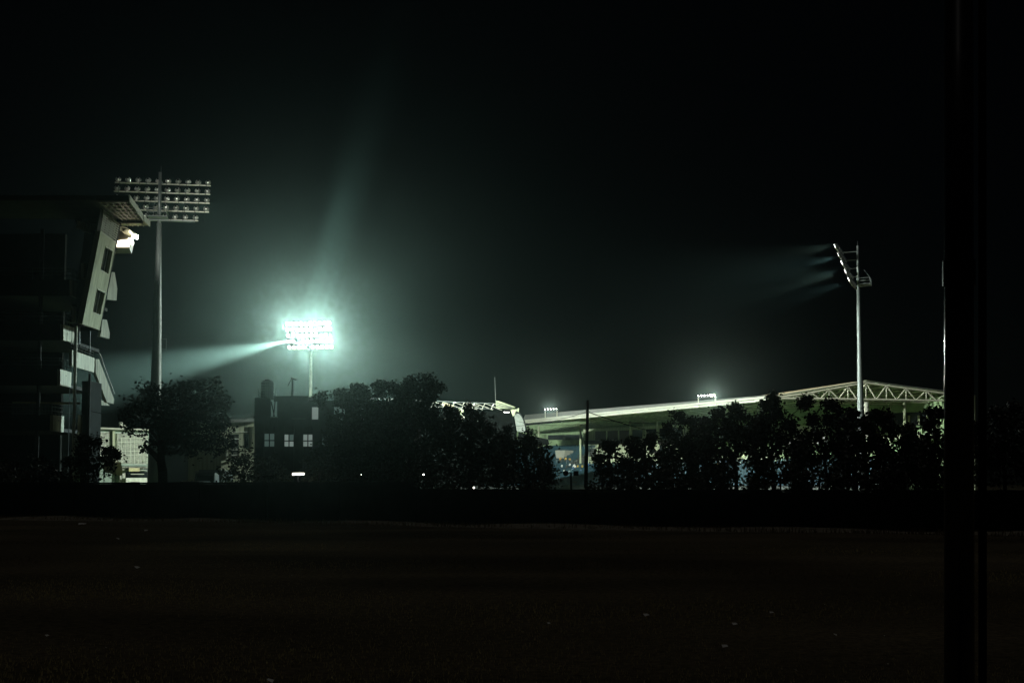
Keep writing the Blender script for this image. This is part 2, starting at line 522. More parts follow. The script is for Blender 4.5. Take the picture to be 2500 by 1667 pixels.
def tower(label, base, htop, heading, r_base, r_top, cols, colw, rows, rowh, off0, doff, rod, missing=(), mast_mat='steel', short_last=0, tilt=26, aim_jitter=6, ladder=1):
    """heading: the direction the lamps face, degrees from +y towards +x. Local +Y is forward."""
    root = thing('floodlight_tower', label, 'floodlight tower', base, -R(heading), 'floodlight towers round the stadium')
    rnd = random.Random(int(htop * 10) + cols)
    zb = htop - (rows - 1) * rowh - 1.2                    # underside of the head
    mb = MB()
    prof = []
    for k in range(9):
        t = k / 8
        prof.append((r_base + (r_top - r_base) * t, zb * t))
    mb.lathe(prof, 12)
    lpart('mast', mb, M[mast_mat], root, True)
    for t in (0.33, 0.62):
        r = r_base + (r_top - r_base) * t + 0.03
        lpart('flange', MB().lathe([(r, zb * t - 0.12), (r, zb * t + 0.12)], 12), M['steel'], root)
    lpart('upper_mast', MB().tube((0, 0, zb), (0, 0, htop + 0.4), r_top * 0.75, r_top * 0.6, 10), M['steel'], root, True)
    lpart('finial', MB().tube((0.12, 0, htop + 0.3), (0.12, 0, htop + 1.3), 0.03, 0.02, 5), M['steel'], root)
    # ladder rungs up the side of the mast
    if ladder:
        mb = MB()
        n = int(zb / 0.9)
        for k in range(3, n):
            z = k * 0.9
            r = r_base + (r_top - r_base) * z / zb
            for sx in (-1, 1):
                mb.box((sx * (r + 0.07), -0.05, z), (0.18, 0.05, 0.05))
        o = lpart('rungs', mb, M['black'], root)
        o['kind'] = 'stuff'
    # head: cross beams, uprights, struts, lamps
    W = (cols - 1) * colw
    for i in range(rows):
        z = htop - i * rowh
        y = off0 - doff * i
        w = W if not (short_last and i == rows - 1) else W - 2 * colw * short_last
        lpart('cross_beam', MB().frame((-w / 2 - 0.4, y - 0.62, z - 0.63), (w + 0.8, 0, 0), (0, 0.16, 0), (0, 0, 0.16)), M['white'], root)
        lpart('strut', MB().tube((0, 0, z - 0.55), (0, y - 0.62, z - 0.55), 0.09, n=6), M['steel'], root)
        for j in range(cols):
            if short_last and i == rows - 1 and (j < short_last or j >= cols - short_last):
                continue
            x = -W / 2 + j * colw
            lamp = link('lamp', ME_SHELL, root, (x, y - 0.35, z - 0.05), (-R(tilt + rnd.uniform(-aim_jitter, aim_jitter)), 0, R(rnd.uniform(-aim_jitter, aim_jitter))))
            link('gear_housing', ME_CAP, lamp)
            off = (i, j) in missing
            link('lens', ME_LENSOFF if off else (ME_LENSW if rnd.random() < 0.12 else ME_LENS), lamp)
    for j in [k for k in range(cols - 1) if k % 2 == 0]:
        for dx in (0.30, 0.30 + colw * 0.65):
            x = -W / 2 + j * colw + dx
            a = Vector((x, off0 - 0.66, htop + 0.3))
            b = Vector((x, off0 - doff * (rows - 1) - 0.66, htop - (rows - 1) * rowh - 0.8))
            lpart('upright', MB().tube(a, b, 0.035, n=5), M['black'], root)
    # maintenance platform behind the mast
    pz = zb + 0.6
    lpart('platform', MB().box((0, -1.0, pz), (2.6, 2.2, 0.12)), M['steel'], root)
    mb = MB()
    for h in (0.55, 1.1):
        for a, b in (((-1.3, -2.1), (1.3, -2.1)), ((-1.3, -2.1), (-1.3, 0)), ((1.3, -2.1), (1.3, 0))):
            mb.tube((a[0], a[1], pz + h), (b[0], b[1], pz + h), 0.035, n=5)
    for x in (-1.3, -0.45, 0.45, 1.3):
        mb.tube((x, -2.1, pz), (x, -2.1, pz + 1.15), 0.035, n=5)
        mb.tube((x, -2.1, pz + 1.15), (x * 0.6, -1.1, pz + 2.6), 0.03, n=5)
    lpart('platform_railing', mb, M['steel'], root)
    if rod:
        lpart('walkway', MB().frame((-W / 2 + colw, off0 - doff * (rows - 1) - 1.3, htop - (rows - 1) * rowh - 0.85), (W - 2 * colw, 0, 0), (0, 0.55, 0), (0, 0, 0.14)), M['steel'], root)
        mb = MB()
        y = off0 - doff * (rows - 1) - 1.32
        z = htop - (rows - 1) * rowh - 0.8
        for h in (0.6, 1.15, 1.7):
            mb.tube((-W / 2 + colw, y, z + h), (W / 2 - colw, y, z + h), 0.03, n=5)
        for k in range(7):
            x = -W / 2 + colw + (W - 2 * colw) * k / 6
            mb.tube((x, y, z), (x, y, z + 1.7), 0.035, n=5)
        lpart('walkway_railing', mb, M['black'], root)
    return root

def tbase(px, Y):
    return ground(px, Y)

def head_pos(root, x, y, z):
    return root.matrix_basis @ Vector((x, y, z)) if False else (Matrix.Translation(root.location) @ Matrix.Rotation(root.rotation_euler.z, 4, 'Z')) @ Vector((x, y, z))

# tower at left, seen from behind
LB = ground(378, 156)
LZ = P(395, 428, 156).z
t_left = tower('tall floodlight tower seen from behind beside the leaning grandstand, its lamps facing away',
               LB, LZ, -8.0, 0.98, 0.34, 10, 1.37, 5, 1.40, 3.2, 0.55, True, short_last=1, tilt=-4 + 30)
m_ = MB()
for dz in (0.0, 1.4):
    m_.tube((0.45, 0, 20.3 + dz), (1.25, 0, 20.3 + dz), 0.03, n=5)
m_.tube((1.25, 0, 20.2), (1.25, 0, 21.8), 0.03, n=5)
lpart('aerial_bracket', m_, M['steel'], t_left)
for dx in (-5.0, -1.7, 1.7, 5.0):
    spot(t_left, head_pos(t_left, dx, 3.6, LZ - 3), (14, 225, 2), PW_L / 4, 100, 0.5)

# tower in the middle, shining towards the camera
CB = ground(757, 290)
CZ = P(755, 792, 290).z
off_c = {(0, 3), (0, 5), (1, 3), (2, 0), (2, 2), (3, 1), (3, 7), (4, 5)}
t_mid = tower('distant floodlight tower glaring straight at the viewer above the dark flat roofed building',
              CB, CZ, 188.0, 0.72, 0.30, 10, 1.24, 5, 1.46, 3.2, 0.55, False, missing=off_c, mast_mat='block', short_last=0, tilt=16, aim_jitter=9, ladder=0)
for i, j in ((0, 0), (0, 2), (0, 4), (0, 7), (0, 9), (1, 1), (1, 5), (2, 7), (3, 0), (3, 5), (4, 3), (4, 8)):
    p = head_pos(t_mid, -(-(9 * 1.24) / 2 + j * 1.24) * -1, 3.2 - 0.55 * i + 0.25, CZ - 1.46 * i)
    spot(t_mid, p, (0, 0, 20), PW_C_HALO / 12, 158, 0.2, 0.3)
# one lamp throws a hard narrow beam past the grandstand, then added spots imitate an upward flare streak
pb = head_pos(t_mid, 5.58, 3.2 - 0.55 * 3 + 0.3, CZ - 1.46 * 3)
spot(t_mid, pb, P(60, 972, 150), PW_C_BEAM, 5.2, 1.0, 0.3, (0.80, 1.0, 0.94))
pb = head_pos(t_mid, -1.0, 3.5, CZ + 0.1)
for tx, ty, k in ((848, 161, 0.13), (868, 162, 0.16), (900, 162.5, 0.13)):  # no lamp points this way; spots added only for the streak
    spot(t_mid, pb + Vector((tx - 868) * 0.08 * Vector((1, 0, 0))), P(tx, 385, ty), PW_C_BEAM * k, 2.6, 1.0, 0.3, (0.70, 1.0, 0.92))
for dx in (-3.0, 3.0):                                # lamps aimed down at the pitch
    spot(t_mid, head_pos(t_mid, dx, 2.6, CZ - 3), (-8 + dx, 228, 0), 8.0e5, 52, 0.6)

# tower at right, seen in profile
RB = ground(2103, 200)
RZ = P(2046, 606, 200).z
t_right = tower('floodlight tower seen side on in front of the white roof truss, lamps facing left',
                RB, RZ, -66.0, 0.74, 0.30, 7, 1.30, 5, 1.52, 3.7, 0.56, False, tilt=24, ladder=1)
for dx, tz, ty, w in ((-2.6, 8, 103, 0.36), (2.6, 20, 101, 0.32)):
    spot(t_right, head_pos(t_right, dx, 4.2, RZ - 2.0 - dx * 0.9), (-38, ty, tz), PW_R * w, 17, 1.0)
spot(t_right, head_pos(t_right, 1.0, 4.0, RZ - 4.5), (-62, 174, 4), PW_R * 2.9, 9, 0.5)
spot(t_right, head_pos(t_right, 2.0, 4.0, RZ - 3), (-48, 156, 22), PW_R * 0.7, 13, 0.9)
spot(t_right, head_pos(t_right, -1.0, 4.0, RZ - 4.5), (-32, 121, 5), PW_R * 0.6, 8, 0.5)

for i, (py_t, pw) in enumerate(((735, 2.4e5), (790, 1.5e5), (850, 1.6e5))):   # lamps thrown across the pitch
    spot(t_right, head_pos(t_right, 2.0 - i, 4.0 - 0.7 * i, RZ - 1.0 - 2.6 * i), P(1500, py_t, 150), pw, 13, 1.0, 0.3, (0.66, 0.95, 1.0))

# ------------------------------------------------------------------ leaning grandstand at left
U = Vector((-0.0378, 0.9993, 0)).normalized()
N = Vector((U.y, -U.x, 0))
SY = 95.0
def vpanel(pts, Y, nrm=N):
    p0 = P(pts[0][0], pts[0][1], Y)
    return [hit(px, py, p0, nrm) for px, py in pts]

def grandstand():
    base = ground(190, SY)
    root = thing('grandstand', 'tall dark grandstand with leaning end wall, louvred top and stacked balconies', 'grandstand', base)
    up = Vector((0, 0, 1))
    # leaning end slab
    A, D = P(255, 505, SY), P(201, 791, SY)
    fn = U.cross(A - D).normalized()
    if fn.x < 0: fn = -fn
    def on(px, py): return hit(px, py, A, fn)
    far = lambda py: (on(295.5 - (py - 534) * 52.5 / 272, py))
    lou = [on(255, 505), on(295.5, 534), on(283.5, 592.5), on(245.5, 565)]
    # wall with two window openings: built as strips round the openings
    w1 = [on(256.7, 602.5), on(275.4, 612.9), on(264.6, 670.6), on(245.8, 658.8)]
    w2 = [on(237, 705.5), on(256.6, 714.9), on(245, 769.8), on(226.3, 761.7)]
    T, B = [on(245.5, 565), on(283.5, 592.5)], [on(201, 791), on(243, 806)]
    def edge(side, z):        # point on the left/right edge of the slab at height z
        a, b = (T[0], B[0]) if side == 0 else (T[1], B[1])
        t = (a.z - z) / (a.z - b.z)
        return a.lerp(b, t)
    th = -fn * 0.45
    mb = MB()
    def strip(q): mb.slab(q, th)
    strip([T[0], T[1], edge(1, w1[1].z), edge(0, w1[0].z)])
    strip([edge(0, w1[0].z), w1[0], w1[3], edge(0, w1[3].z)])
    strip([w1[1], edge(1, w1[1].z), edge(1, w1[2].z), w1[2]])
    strip([edge(0, w1[3].z), edge(1, w1[2].z), edge(1, w2[1].z), edge(0, w2[0].z)])
    strip([edge(0, w2[0].z), w2[0], w2[3], edge(0, w2[3].z)])
    strip([w2[1], edge(1, w2[1].z), edge(1, w2[2].z), w2[2]])
    strip([edge(0, w2[3].z), edge(1, w2[2].z), B[1], B[0]])
    # fill the small wedges beside the sloping heads
    strip([edge(0, w1[0].z), edge(1, w1[1].z), w1[1], w1[0]])
    strip([w1[3], w1[2], edge(1, w1[2].z), edge(0, w1[3].z)])
    strip([edge(0, w2[0].z), edge(1, w2[1].z), w2[1], w2[0]])
    strip([w2[3], w2[2], edge(1, w2[2].z), edge(0, w2[3].z)])
    part('end_wall', mb, M['cream'], root)
    for w in (w1, w2):
        win = part('window', MB().slab([p - fn * 0.30 for p in w], -fn * 0.04), M['glass'], root)
        for t in (0.0, 0.36, 0.68, 1.0):
            a, b = w[0].lerp(w[1], t), w[3].lerp(w[2], t)
            part('mullion', MB().tube(a - fn * 0.18, b - fn * 0.18, 0.035, n=5), M['panel'], win)
        part('head', MB().tube(w[0] + fn * 0.02, w[1] + fn * 0.02, 0.06, n=5), M['panel'], win)
        part('sill', MB().tube(w[3], w[2], 0.05, n=5), M['panel'], win)
    # louvres at the top
    lv = part('louvre_panel', MB().slab([p - fn * 0.30 for p in lou], -fn * 0.05), M['black'], root)
    ns = 11
    for k in range(ns + 1):
        t = k / ns
        a, b = lou[0].lerp(lou[3], t), lou[1].lerp(lou[2], t)
        part('slat', MB().frame(a, b - a, -fn * 0.03, Vector((0, 0, 0.085))), M['panel'], lv)
    for t in (0.02, 0.27, 0.52, 0.77, 0.98):
        a, b = lou[0].lerp(lou[1], t), lou[3].lerp(lou[2], t)
        part('mullion', MB().tube(a - fn * 0.08, b - fn * 0.08, 0.03, n=4), M['cream'], lv)
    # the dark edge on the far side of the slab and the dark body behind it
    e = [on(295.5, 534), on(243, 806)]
    part('wall_return', MB().slab([e[0], e[1], e[1] - N * 3.0 + U * 0.5, e[0] - N * 3.0 + U * 0.5], U * 0.25), M['shadepaint'], root)
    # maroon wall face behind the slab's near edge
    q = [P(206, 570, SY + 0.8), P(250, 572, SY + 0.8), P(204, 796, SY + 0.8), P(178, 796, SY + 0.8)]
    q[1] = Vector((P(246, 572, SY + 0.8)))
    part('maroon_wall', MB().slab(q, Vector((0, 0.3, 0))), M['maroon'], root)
    # roof canopy with a gridded soffit
    z0 = P(313, 489, SY - 3).z
    c = [Pz(120, 489, z0), Pz(313, 489, z0), Pz(346, 535, z0), Pz(297, 535, z0), Pz(252, 500, z0)]
    n1, n2, n3 = Pz(313, 489, z0), Pz(346, 535, z0), None
    dirx = (n2 - n1)
    inner1 = Pz(235, 489, z0); inner2 = Pz(297, 535, z0)
    left1 = Vector((-75, n1.y, z0)); left2 = Vector((-75, n2.y, z0))
    part('roof_canopy', MB().slab([left1, n1, n2, left2], Vector((0, 0, 0.42))), M['roofdark'], root)
    # fascia on the pitch side and soffit coffers
    part('fascia', MB().frame(n1 + N * 0.02 + Vector((0, 0, -0.10)), dirx, N * 0.10, Vector((0, 0, 0.55))), M['panel'], root)
    part('soffit', MB().slab([inner1 + Vector((0, 0, -0.02)), n1 - N * 0.06 + Vector((0, 0, -0.02)), n2 - N * 0.06 + Vector((0, 0, -0.02)), inner2 + Vector((0, 0, -0.02))], Vector((0, 0, -0.04))), M['soffit'], root)
    for k in range(7):
        t = k / 6
        a, b = inner1.lerp(inner2, t), n1.lerp(n2, t)
        part('soffit_batten', MB().frame(a + Vector((0, 0, -0.15)), (b - a) * 0.97, U * 0.13, Vector((0, 0, 0.088))), M['white'], root)
    for k in range(5):
        t = (k + 0.2) / 5
        a, b = inner1.lerp(n1, t), inner2.lerp(n2, t)
        part('soffit_batten', MB().frame(a + Vector((0, 0, -0.135)), (b - a), N * 0.13, Vector((0, 0, 0.072))), M['white'], root)
    # second, lower bay of the canopy beyond the gable beam
    part('gable_beam', MB().frame(inner2 - N * 4 + Vector((0, 0, -0.28)), N * ((n2 - inner2).length + 4), U * 0.4, Vector((0, 0, 0.26))), M['shadepaint'], root)
    z1 = z0 - 0.02
    s = [Pz(297, 538, z1), Pz(347, 537, z1), Pz(363, 551, z1), Pz(297, 551, z1)]
    part('roof_canopy', MB().slab(s, Vector((0, 0, 0.35))), M['soffit'], root)
    part('fascia', MB().frame(s[1] + N * 0.03 + Vector((0, 0, -0.08)), s[2] - s[1], N * 0.1, Vector((0, 0, 0.5))), M['panel'], root)
    for k in range(1, 5):
        a, b = s[0].lerp(s[1], k / 5), s[3].lerp(s[2], k / 5)
        part('soffit_batten', MB().frame(a + Vector((0, 0, -0.08)), b - a, N * 0.07, Vector((0, 0, 0.077))), M['cream'], root)
    # lit commentary room under the canopy
    YR = SY + 6
    rm = part('commentary_room', MB().slab([P(262, 606, YR), P(316, 606, YR), P(322, 579, YR), P(290, 563, YR), P(268, 570, YR)], Vector((-0.6, 2.4, 0))), M['white'], root)
    part('lit_window', MB().slab([P(284, 602, YR - 0.06), P(315, 602, YR - 0.06), P(318.5, 584, YR - 0.06), P(287, 588, YR - 0.06)], Vector((0, 0.03, 0))), M['roomlight'], rm)
    aw = part('awning', MB().slab([P(294, 553, YR - 1), P(307, 555, YR - 1), P(331, 572, YR + 1.5), P(329, 581, YR + 1.5), P(317, 580, YR + 1), P(292, 562, YR - 1)], Vector((0.1, 0.5, 0))), M['panel'], root)
    part('glow_edge', MB().slab([P(317, 560.5, YR - 0.1), P(331, 571, YR + 1.3), P(330, 580, YR + 1.3), P(317, 568, YR - 0.1)], Vector((-0.03, -0.06, 0))), M['roomlight'], aw)  # awning edge given emission to look brightly lit, no lamp here
    pl = P(322, 590, YR - 0.5)
    spot(root, pl, (-47.5, 156, 40.5), 2.4e5, 22, 0.8, 0.25, (0.95, 1.0, 0.90))
    # balcony ends, the parapets they close with shade put into their colour, railings above
    ends = [
        [(176.8, 682.7), (204, 693.4), (203, 733.6), (176.8, 721.5)],
        [(154.7, 791.6), (182.6, 800.4), (179.6, 837.5), (154.7, 830.4)],
        [(147.3, 900.8), (175, 908.6), (173.5, 946), (147, 940.6)],
        [(129.6, 1013), (156.7, 1016), (155.5, 1055.3), (129, 1050.8)],
    ]
    for q in ends:
        p = vpanel(q, SY)
        bal = part('balcony_end', MB().slab(p, -N * 0.25), M['panel'], root)
        part('drain_hole', MB().tube((p[0] + p[1] + p[2] + p[3]) * 0.25 + Vector((0, 0, 0.25)) - N * 0.05, (p[0] + p[1] + p[2] + p[3]) * 0.25 + Vector((0, 0, 0.25)) + N * 0.02, 0.05, n=6), M['black'], bal)
        zt, zb_ = p[0].z, p[3].z
        part('parapet', MB().frame(Vector((-78, p[0].y + 0.02, zb_)), Vector((p[0].x + 78 - 0.26, 0, 0)), Vector((0, 0.2, 0)), Vector((0, 0, zt - zb_))), M['shadepaint'], root)
        part('floor_slab', MB().frame(Vector((-78, p[0].y + 0.23, zb_ + 0.02)), Vector((p[0].x + 78 - 0.3, 0, 0)), Vector((0, 9, 0)), Vector((0, 0, 0.3))), M['roofdark'], root)
        mb = MB()
        a, b = p[0] + U * 0.05 - N * 0.12, p[1] - U * 0.05 - N * 0.12
        for h in (0.35, 0.7, 0.95):
            mb.tube(a + up * h, b + up * h, 0.025, n=4)
            mb.tube(a + up * h, a + up * h - N * 40, 0.025, n=4)
        for k in range(4):
            c_ = a.lerp(b, k / 3)
            mb.tube(c_, c_ + up * 0.95, 0.022, n=4)
        for k in range(1, 26):
            c_ = a - N * 1.6 * k
            mb.tube(c_, c_ + up * 0.95, 0.022, n=4)
        part('railing', mb, M['steel'], root)
    for q in ([(205, 642.5), (217.5, 648), (217.5, 685), (205, 681)], [(182, 747), (194.7, 751), (194.7, 791), (182, 787)]):
        part('pier_panel', MB().slab(vpanel(q, SY + 0.3), -N * 0.25), M['panel'], root)
    q = vpanel([(176, 853.9), (231.2, 874.3), (229.6, 909.4), (176, 892.6)], SY)
    part('landing_parapet', MB().slab(q, -N * 0.25), M['panel'], root)
    mb = MB()
    for h in (0.25, 0.5, 0.75):
        mb.tube(q[0] + up * h - N * .1, q[1] + up * h - N * .1, 0.025, n=4)
    for k in range(9):
        c_ = q[0].lerp(q[1], k / 8) - N * .1
        mb.tube(c_, c_ + up * 0.78, 0.022, n=4)
    for t in (0.25, 0.45, 0.92):
        c_ = q[0].lerp(q[1], t) - N * .3
        mb.tube(c_, c_ + up * 2.4, 0.05, n=5)
    part('landing_railing', mb, M['steel'], root)
    q = vpanel([(197, 1012.7), (209.8, 1032.4), (207, 1070), (196, 1060)], SY + 1)
    part('lower_panel', MB().slab(q, -N * 0.25), M['panel'], root)
    q = [(195.6, 540), (233.6, 555.5), (233.6, 565), (196, 550)]
    part('upper_ledge', MB().slab(vpanel(q, SY - 0.2), -N * 0.25), M['panel'], root)
    q = [(193, 548.5), (228, 564), (227, 571), (193, 557)]
    part('upper_ledge', MB().slab(vpanel(q, SY - 0.25), -N * 0.25), M['panel'], root)
    # raking balconies on the pitch side, seen past the end wall
    k2 = Vector((0.97, -0.24, 0)).normalized()
    for q, Yq in (([(273, 664), (280, 665), (286.5, 705), (284.5, 733.6), (261, 731), (268, 679)], SY + 7),
                  ([(250, 779), (261, 781), (268, 813), (267, 827), (245, 821)], SY + 7)):
        part('raking_balcony', MB().slab(vpanel(q, Yq, k2), -k2 * 0.3), M['panel'], root)
    q = vpanel([(233.7, 876.3), (241.8, 876.7), (278.6, 974.3), (277.5, 986), (261, 981.4), (233.7, 910)], SY + 8, k2)
    st = part('stair_parapet', MB().slab(q, -k2 * 0.3), M['panel'], root)
    h0, h1 = hit(242, 862, q[0], k2), hit(279, 962, q[0], k2)
    part('handrail', MB().tube(h0, h1, 0.06, n=6), M['steel'], st)
    part('stair_soffit', MB().slab(vpanel([(224, 973), (240, 972), (262, 984), (268, 990), (224, 988)], SY + 9, k2), -k2 * 0.2), M['panel'], root)
    # columns, pipe and dark cores
    for px, py, r in ((186, 796, 0.13), (219, 912, 0.12), (104, 560, 0.16)):
        t = P(px, py, SY + 0.6)
        part('column', MB().tube((t.x, t.y, 0), t, r, n=10), M['panel' if px == 186 else 'roofdark'], root, True)
    t = P(170.4, 945, SY - 0.1)
    part('drain_pipe', MB().tube((t.x, t.y, 0), t, 0.035, n=6), M['steel'], root)
    a = P(199, 1000, SY + 1.5); b = P(221, 1000, SY + 1.5)
    part('stair_core', MB().frame((a.x, a.y, 0), (b.x - a.x, 0, 0), (0, 2.5, 0), (0, 0, P(210, 930, SY + 1.5).z)), M['shadepaint'], root)
    part('rear_wall', MB().frame((-78, SY + 9.5, 0), (78 - 41.5, 0, 0), (0, 0.4, 0), (0, 0, z0)), M['shadepaint'], root)
    # lower terrace with a lit edge and a picket rail
    a, b = P(30, 985, SY + 2), P(190, 986, SY + 2)
    part('terrace_edge', MB().frame(a, b - a, (0, 0.5, 0), (0, 0, 0.16)), M['yellow'], root)
    mb = MB()
    for k in range(46):
        c_ = a.lerp(b, k / 45)
        mb.tube(c_ + Vector((0, -.03, -0.02)), c_ + Vector((0, -.03, -0.85)), 0.018, n=4)
    mb.tube(a + Vector((0, -.03, -0.85)), b + Vector((0, -.03, -0.85)), 0.03, n=4)
    part('picket_rail', mb, M['steel'], root)
    return root

grandstand()

# ------------------------------------------------------------------ far right stand under the trussed roof
def right_stand():
    E1 = P(1890, 972, 215)
    zE = E1.z
    E2 = Pz(1278, 1030, zE)
    G2 = Pz(2306, 978, zE)
    gd = (G2 - E1).normalized()
    G2 = E1 + gd * ((G2 - E1).length + 3.0)
    gn = Vector((gd.y, -gd.x, 0))
    BF = Pz(1270, 1062, zE - 1.3)
    root = thing('pavilion_stand', 'long lit pavilion stand with white gable truss and bright roof edge', 'stand', (E1.x, E1.y, 0))
    up = Vector((0, 0, 1))
    def g(px, py, off=0.0): return hit(px, py, E1 + gn * off, gn)
    A = g(2114, 931)
    Q = A + (E2 - E1) * 1.02
    Q.z = zE + 0.1
    # roof sheets (front slope and rear slope), ribs under them
    RE = g(2330, 960)
    def grid(p00, p10, p01, p11, nu, nv):
        vs, fs = [], []
        for j in range(nv + 1):
            for i in range(nu + 1):
                a = p00.lerp(p10, i / nu); b = p01.lerp(p11, i / nu)
                vs.append(a.lerp(b, j / nv))
        for j in range(nv):
            for i in range(nu):
                k = j * (nu + 1) + i
                fs.append((k, k + 1, k + nu + 2, k + nu + 1))
        return vs, fs
    up18 = Vector((0, 0, 0.30))
    e1, e2 = E1 + up18, E2 + up18
    part('roof_sheet', MB().add(*grid(e1, A + up18, e2, Q + up18, 6, 12)), M['brownsheet'], root)  # ochre underside holds the warm bounce light in its colour
    part('roof_sheet', MB().add(*grid(A + up18, RE + up18 * 0.5, Q + up18, BF + up18 * 0.5, 6, 12)), M['soffit'], root)
    d = E2 - E1
    for k in range(1, 15):
        t = k / 15
        a, b, c_ = E1 + d * t, A.lerp(Q, t), RE.lerp(BF, t)
        part('rafter', MB().frame(a, b - a, d.normalized() * 0.25, Vector((0, 0, 0.22))), M['soffit'], root)
        part('rafter', MB().frame(b, c_ - b, d.normalized() * 0.25, Vector((0, 0, 0.12))), M['soffit'], root)
    for k in range(1, 7):
        t = k / 7
        a, b = E1.lerp(A, t), E2.lerp(Q, t)
        part('purlin', MB().frame(a + Vector((0, 0, 0.08)), b - a, gd * 0.16, Vector((0, 0, 0.18))), M['green'], root)
        a, b = A.lerp(RE, t), Q.lerp(BF, t)
        part('purlin', MB().frame(a + Vector((0, 0, 0.02)), b - a, gd * 0.16, Vector((0, 0, 0.14))), M['green'], root)
    # gable truss
    tops = [(1937, 964.5), (1980, 958.5), (2024, 950.5), (2070, 942.5), (2114, 934), (2164, 941), (2212, 947.5), (2261, 954), (2310, 960.5)]
    bots = [(1917, 972.4), (1957, 972.8), (2002.5, 973.2), (2047.5, 973.6), (2092, 974.2), (2139, 975), (2188.5, 975.8), (2236, 976.6), (2286, 977.4), (2330, 978)]
    T = [g(*p, 0.25) for p in tops]
    Bm = [g(*p, 0.25) for p in bots]
    rr = 0.135
    part('top_chord', MB().path([g(1892, 971, 0.25)] + T[:5], [0.2] * 6, 6), M['truss'], root)
    part('top_chord', MB().path(T[4:], [0.19] * 5, 6), M['truss'], root)
    part('bottom_chord', MB().path([g(1888, 972.5, 0.25)] + Bm, [0.2] * 11, 6), M['truss'], root)
    part('verge_flashing', MB().path([g(1892, 966, 0.3), g(2114, 929.5, 0.3)], [0.12, 0.12], 5), M['truss'], root)
    part('verge_flashing', MB().path([g(2114, 930, 0.3), g(2330, 957, 0.3)], [0.1, 0.1], 5), M['greysheet'], root)
    for i, t in enumerate(T):
        part('diagonal', MB().tube(Bm[i], t, rr * 0.8, n=5), M['truss'], root)
        part('diagonal', MB().tube(t, Bm[i + 1], rr * 0.8, n=5), M['truss'], root)
        bx = hit(tops[i][0], 974 + (i - 4) * 0.6, E1 + gn * 0.25, gn)
        part('web_post', MB().tube(t, bx, rr * 0.6, n=5), M['truss'], root)
    # a second, third frame behind it
    for s in (6.0, 12.0):
        off = d.normalized() * s
        mb = MB()
        for i in range(4, 9):
            drop = Vector((0, 0, -0.24 * s / 6))
            mb.tube(Bm[i] + off, T[i] + off + drop, rr * 0.6, n=4)
            mb.tube(T[i] + off + drop, Bm[i + 1] + off, rr * 0.6, n=4)
        mb.tube(Bm[4] + off, Bm[9] + off, rr * 0.7, n=4)
        part('inner_truss', mb, M['truss'], root)
    # front fascia: grey cladding above two bright gutters
    fn = Vector((d.y, -d.x, 0)).normalized()
    if fn.y > 0: fn = -fn
    part('roof_cladding', MB().slab([E1 + up * 0.55 + fn * 0.1, E2 + up * 0.55 + fn * 0.1, E2 + up * 1.9 - fn * 0.5, E1 + up * 0.75 - fn * 0.3], -fn * 0.12), M['greysheet'], root)
    part('gutter', MB().frame(E1 + fn * 0.12 + up * 0.08, d, fn * 0.35, up * 0.42), M['white'], root)
    part('gutter', MB().frame(E1 + fn * 0.02 - up * 0.42, d, fn * 0.25, up * 0.42), M['white'], root)
    # rear facade under the roof
    r0 = Vector((RE.x, RE.y, 0)); b0 = Vector((BF.x, BF.y, 0))
    wd = (r0 - b0).normalized()
    wn_ = Vector((wd.y, -wd.x, 0))
    if wn_.y > 0: wn_ = -wn_
    def w(px, py, off=0.0): return hit(px, py, b0 + wn_ * off, wn_)
    def band(name, pts, m, off, th=0.3):
        return part(name, MB().slab([w(px, py, off) for px, py in pts], -wn_ * th), m, root)
    band('rear_wall', [(1262, 1040), (2320, 955), (2320, 1230), (1262, 1230)], M['green'], 0.0)
    band('glass_band', [(1338, 1062), (1420, 1060), (1420, 1073), (1338, 1073)], M['glass'], 0.4)
    band('parapet', [(1340, 1074), (1416, 1074), (1416, 1087), (1340, 1087)], M['green'], 2.2)
    pb = band('press_box', [(1424, 1048), (1700, 1033), (1700, 1140), (1424, 1140)], M['cream'], 3.0, 2.0)
    for x0, x1 in ((1453, 1479), (1483, 1508), (1512, 1536)):
        gl = band('window', [(x0, 1052.5 - (x0 - 1453) * .03), (x1, 1052 - (x1 - 1453) * .03), (x1, 1074), (x0, 1074)], M['brownglass'], 3.1, 0.08)
    for k in range(9):
        x0 = 1544 + k * 33; x1 = x0 + 29
        band('window', [(x0, 1049 - k * 1.5), (x1, 1048 - k * 1.5), (x1, 1072), (x0, 1072)], M['glass'], 3.1 if x1 < 1700 else 0.3, 0.08)
    band('floor_slab', [(1426, 1075), (1700, 1073), (1700, 1083), (1426, 1084)], M['maroon'], 3.6, 0.8)
    for x0, x1 in ((1482, 1493), (1494, 1504), (1563, 1570), (1586, 1596), (1610, 1620), (1630, 1642)):
        band('window', [(x0, 1087), (x1, 1087), (x1, 1106), (x0, 1106)], M['glass'], 3.1, 0.06)
    band('balcony_front', [(1424, 1115), (1515, 1113), (1515, 1133), (1424, 1134)], M['cream'], 6.0, 0.4)
    for px in (2010, 2060, 2150, 2216, 2240, 2262):
        band('window_frame', [(px, 1014), (px + 5, 1014), (px + 5, 1036), (px, 1036)], M['cream'], 0.5, 0.2)
    band('window', [(2010, 1012), (2280, 1005), (2280, 1038), (2010, 1040)], M['glass'], 0.35, 0.1)
    # lower lit concourse behind the trees
    band('concourse_wall', [(1900, 1040), (2020, 1040), (2020, 1085), (1900, 1085)], M['white'], 6.0, 0.3)
    band('concourse_wall', [(1560, 1110), (1900, 1108), (1900, 1140), (1560, 1140)], M['cream'], 8.0, 0.3)
    band('balcony_front', [(2110, 1062), (2300, 1058), (2300, 1072), (2110, 1075)], M['cream'], 4.0, 0.3)
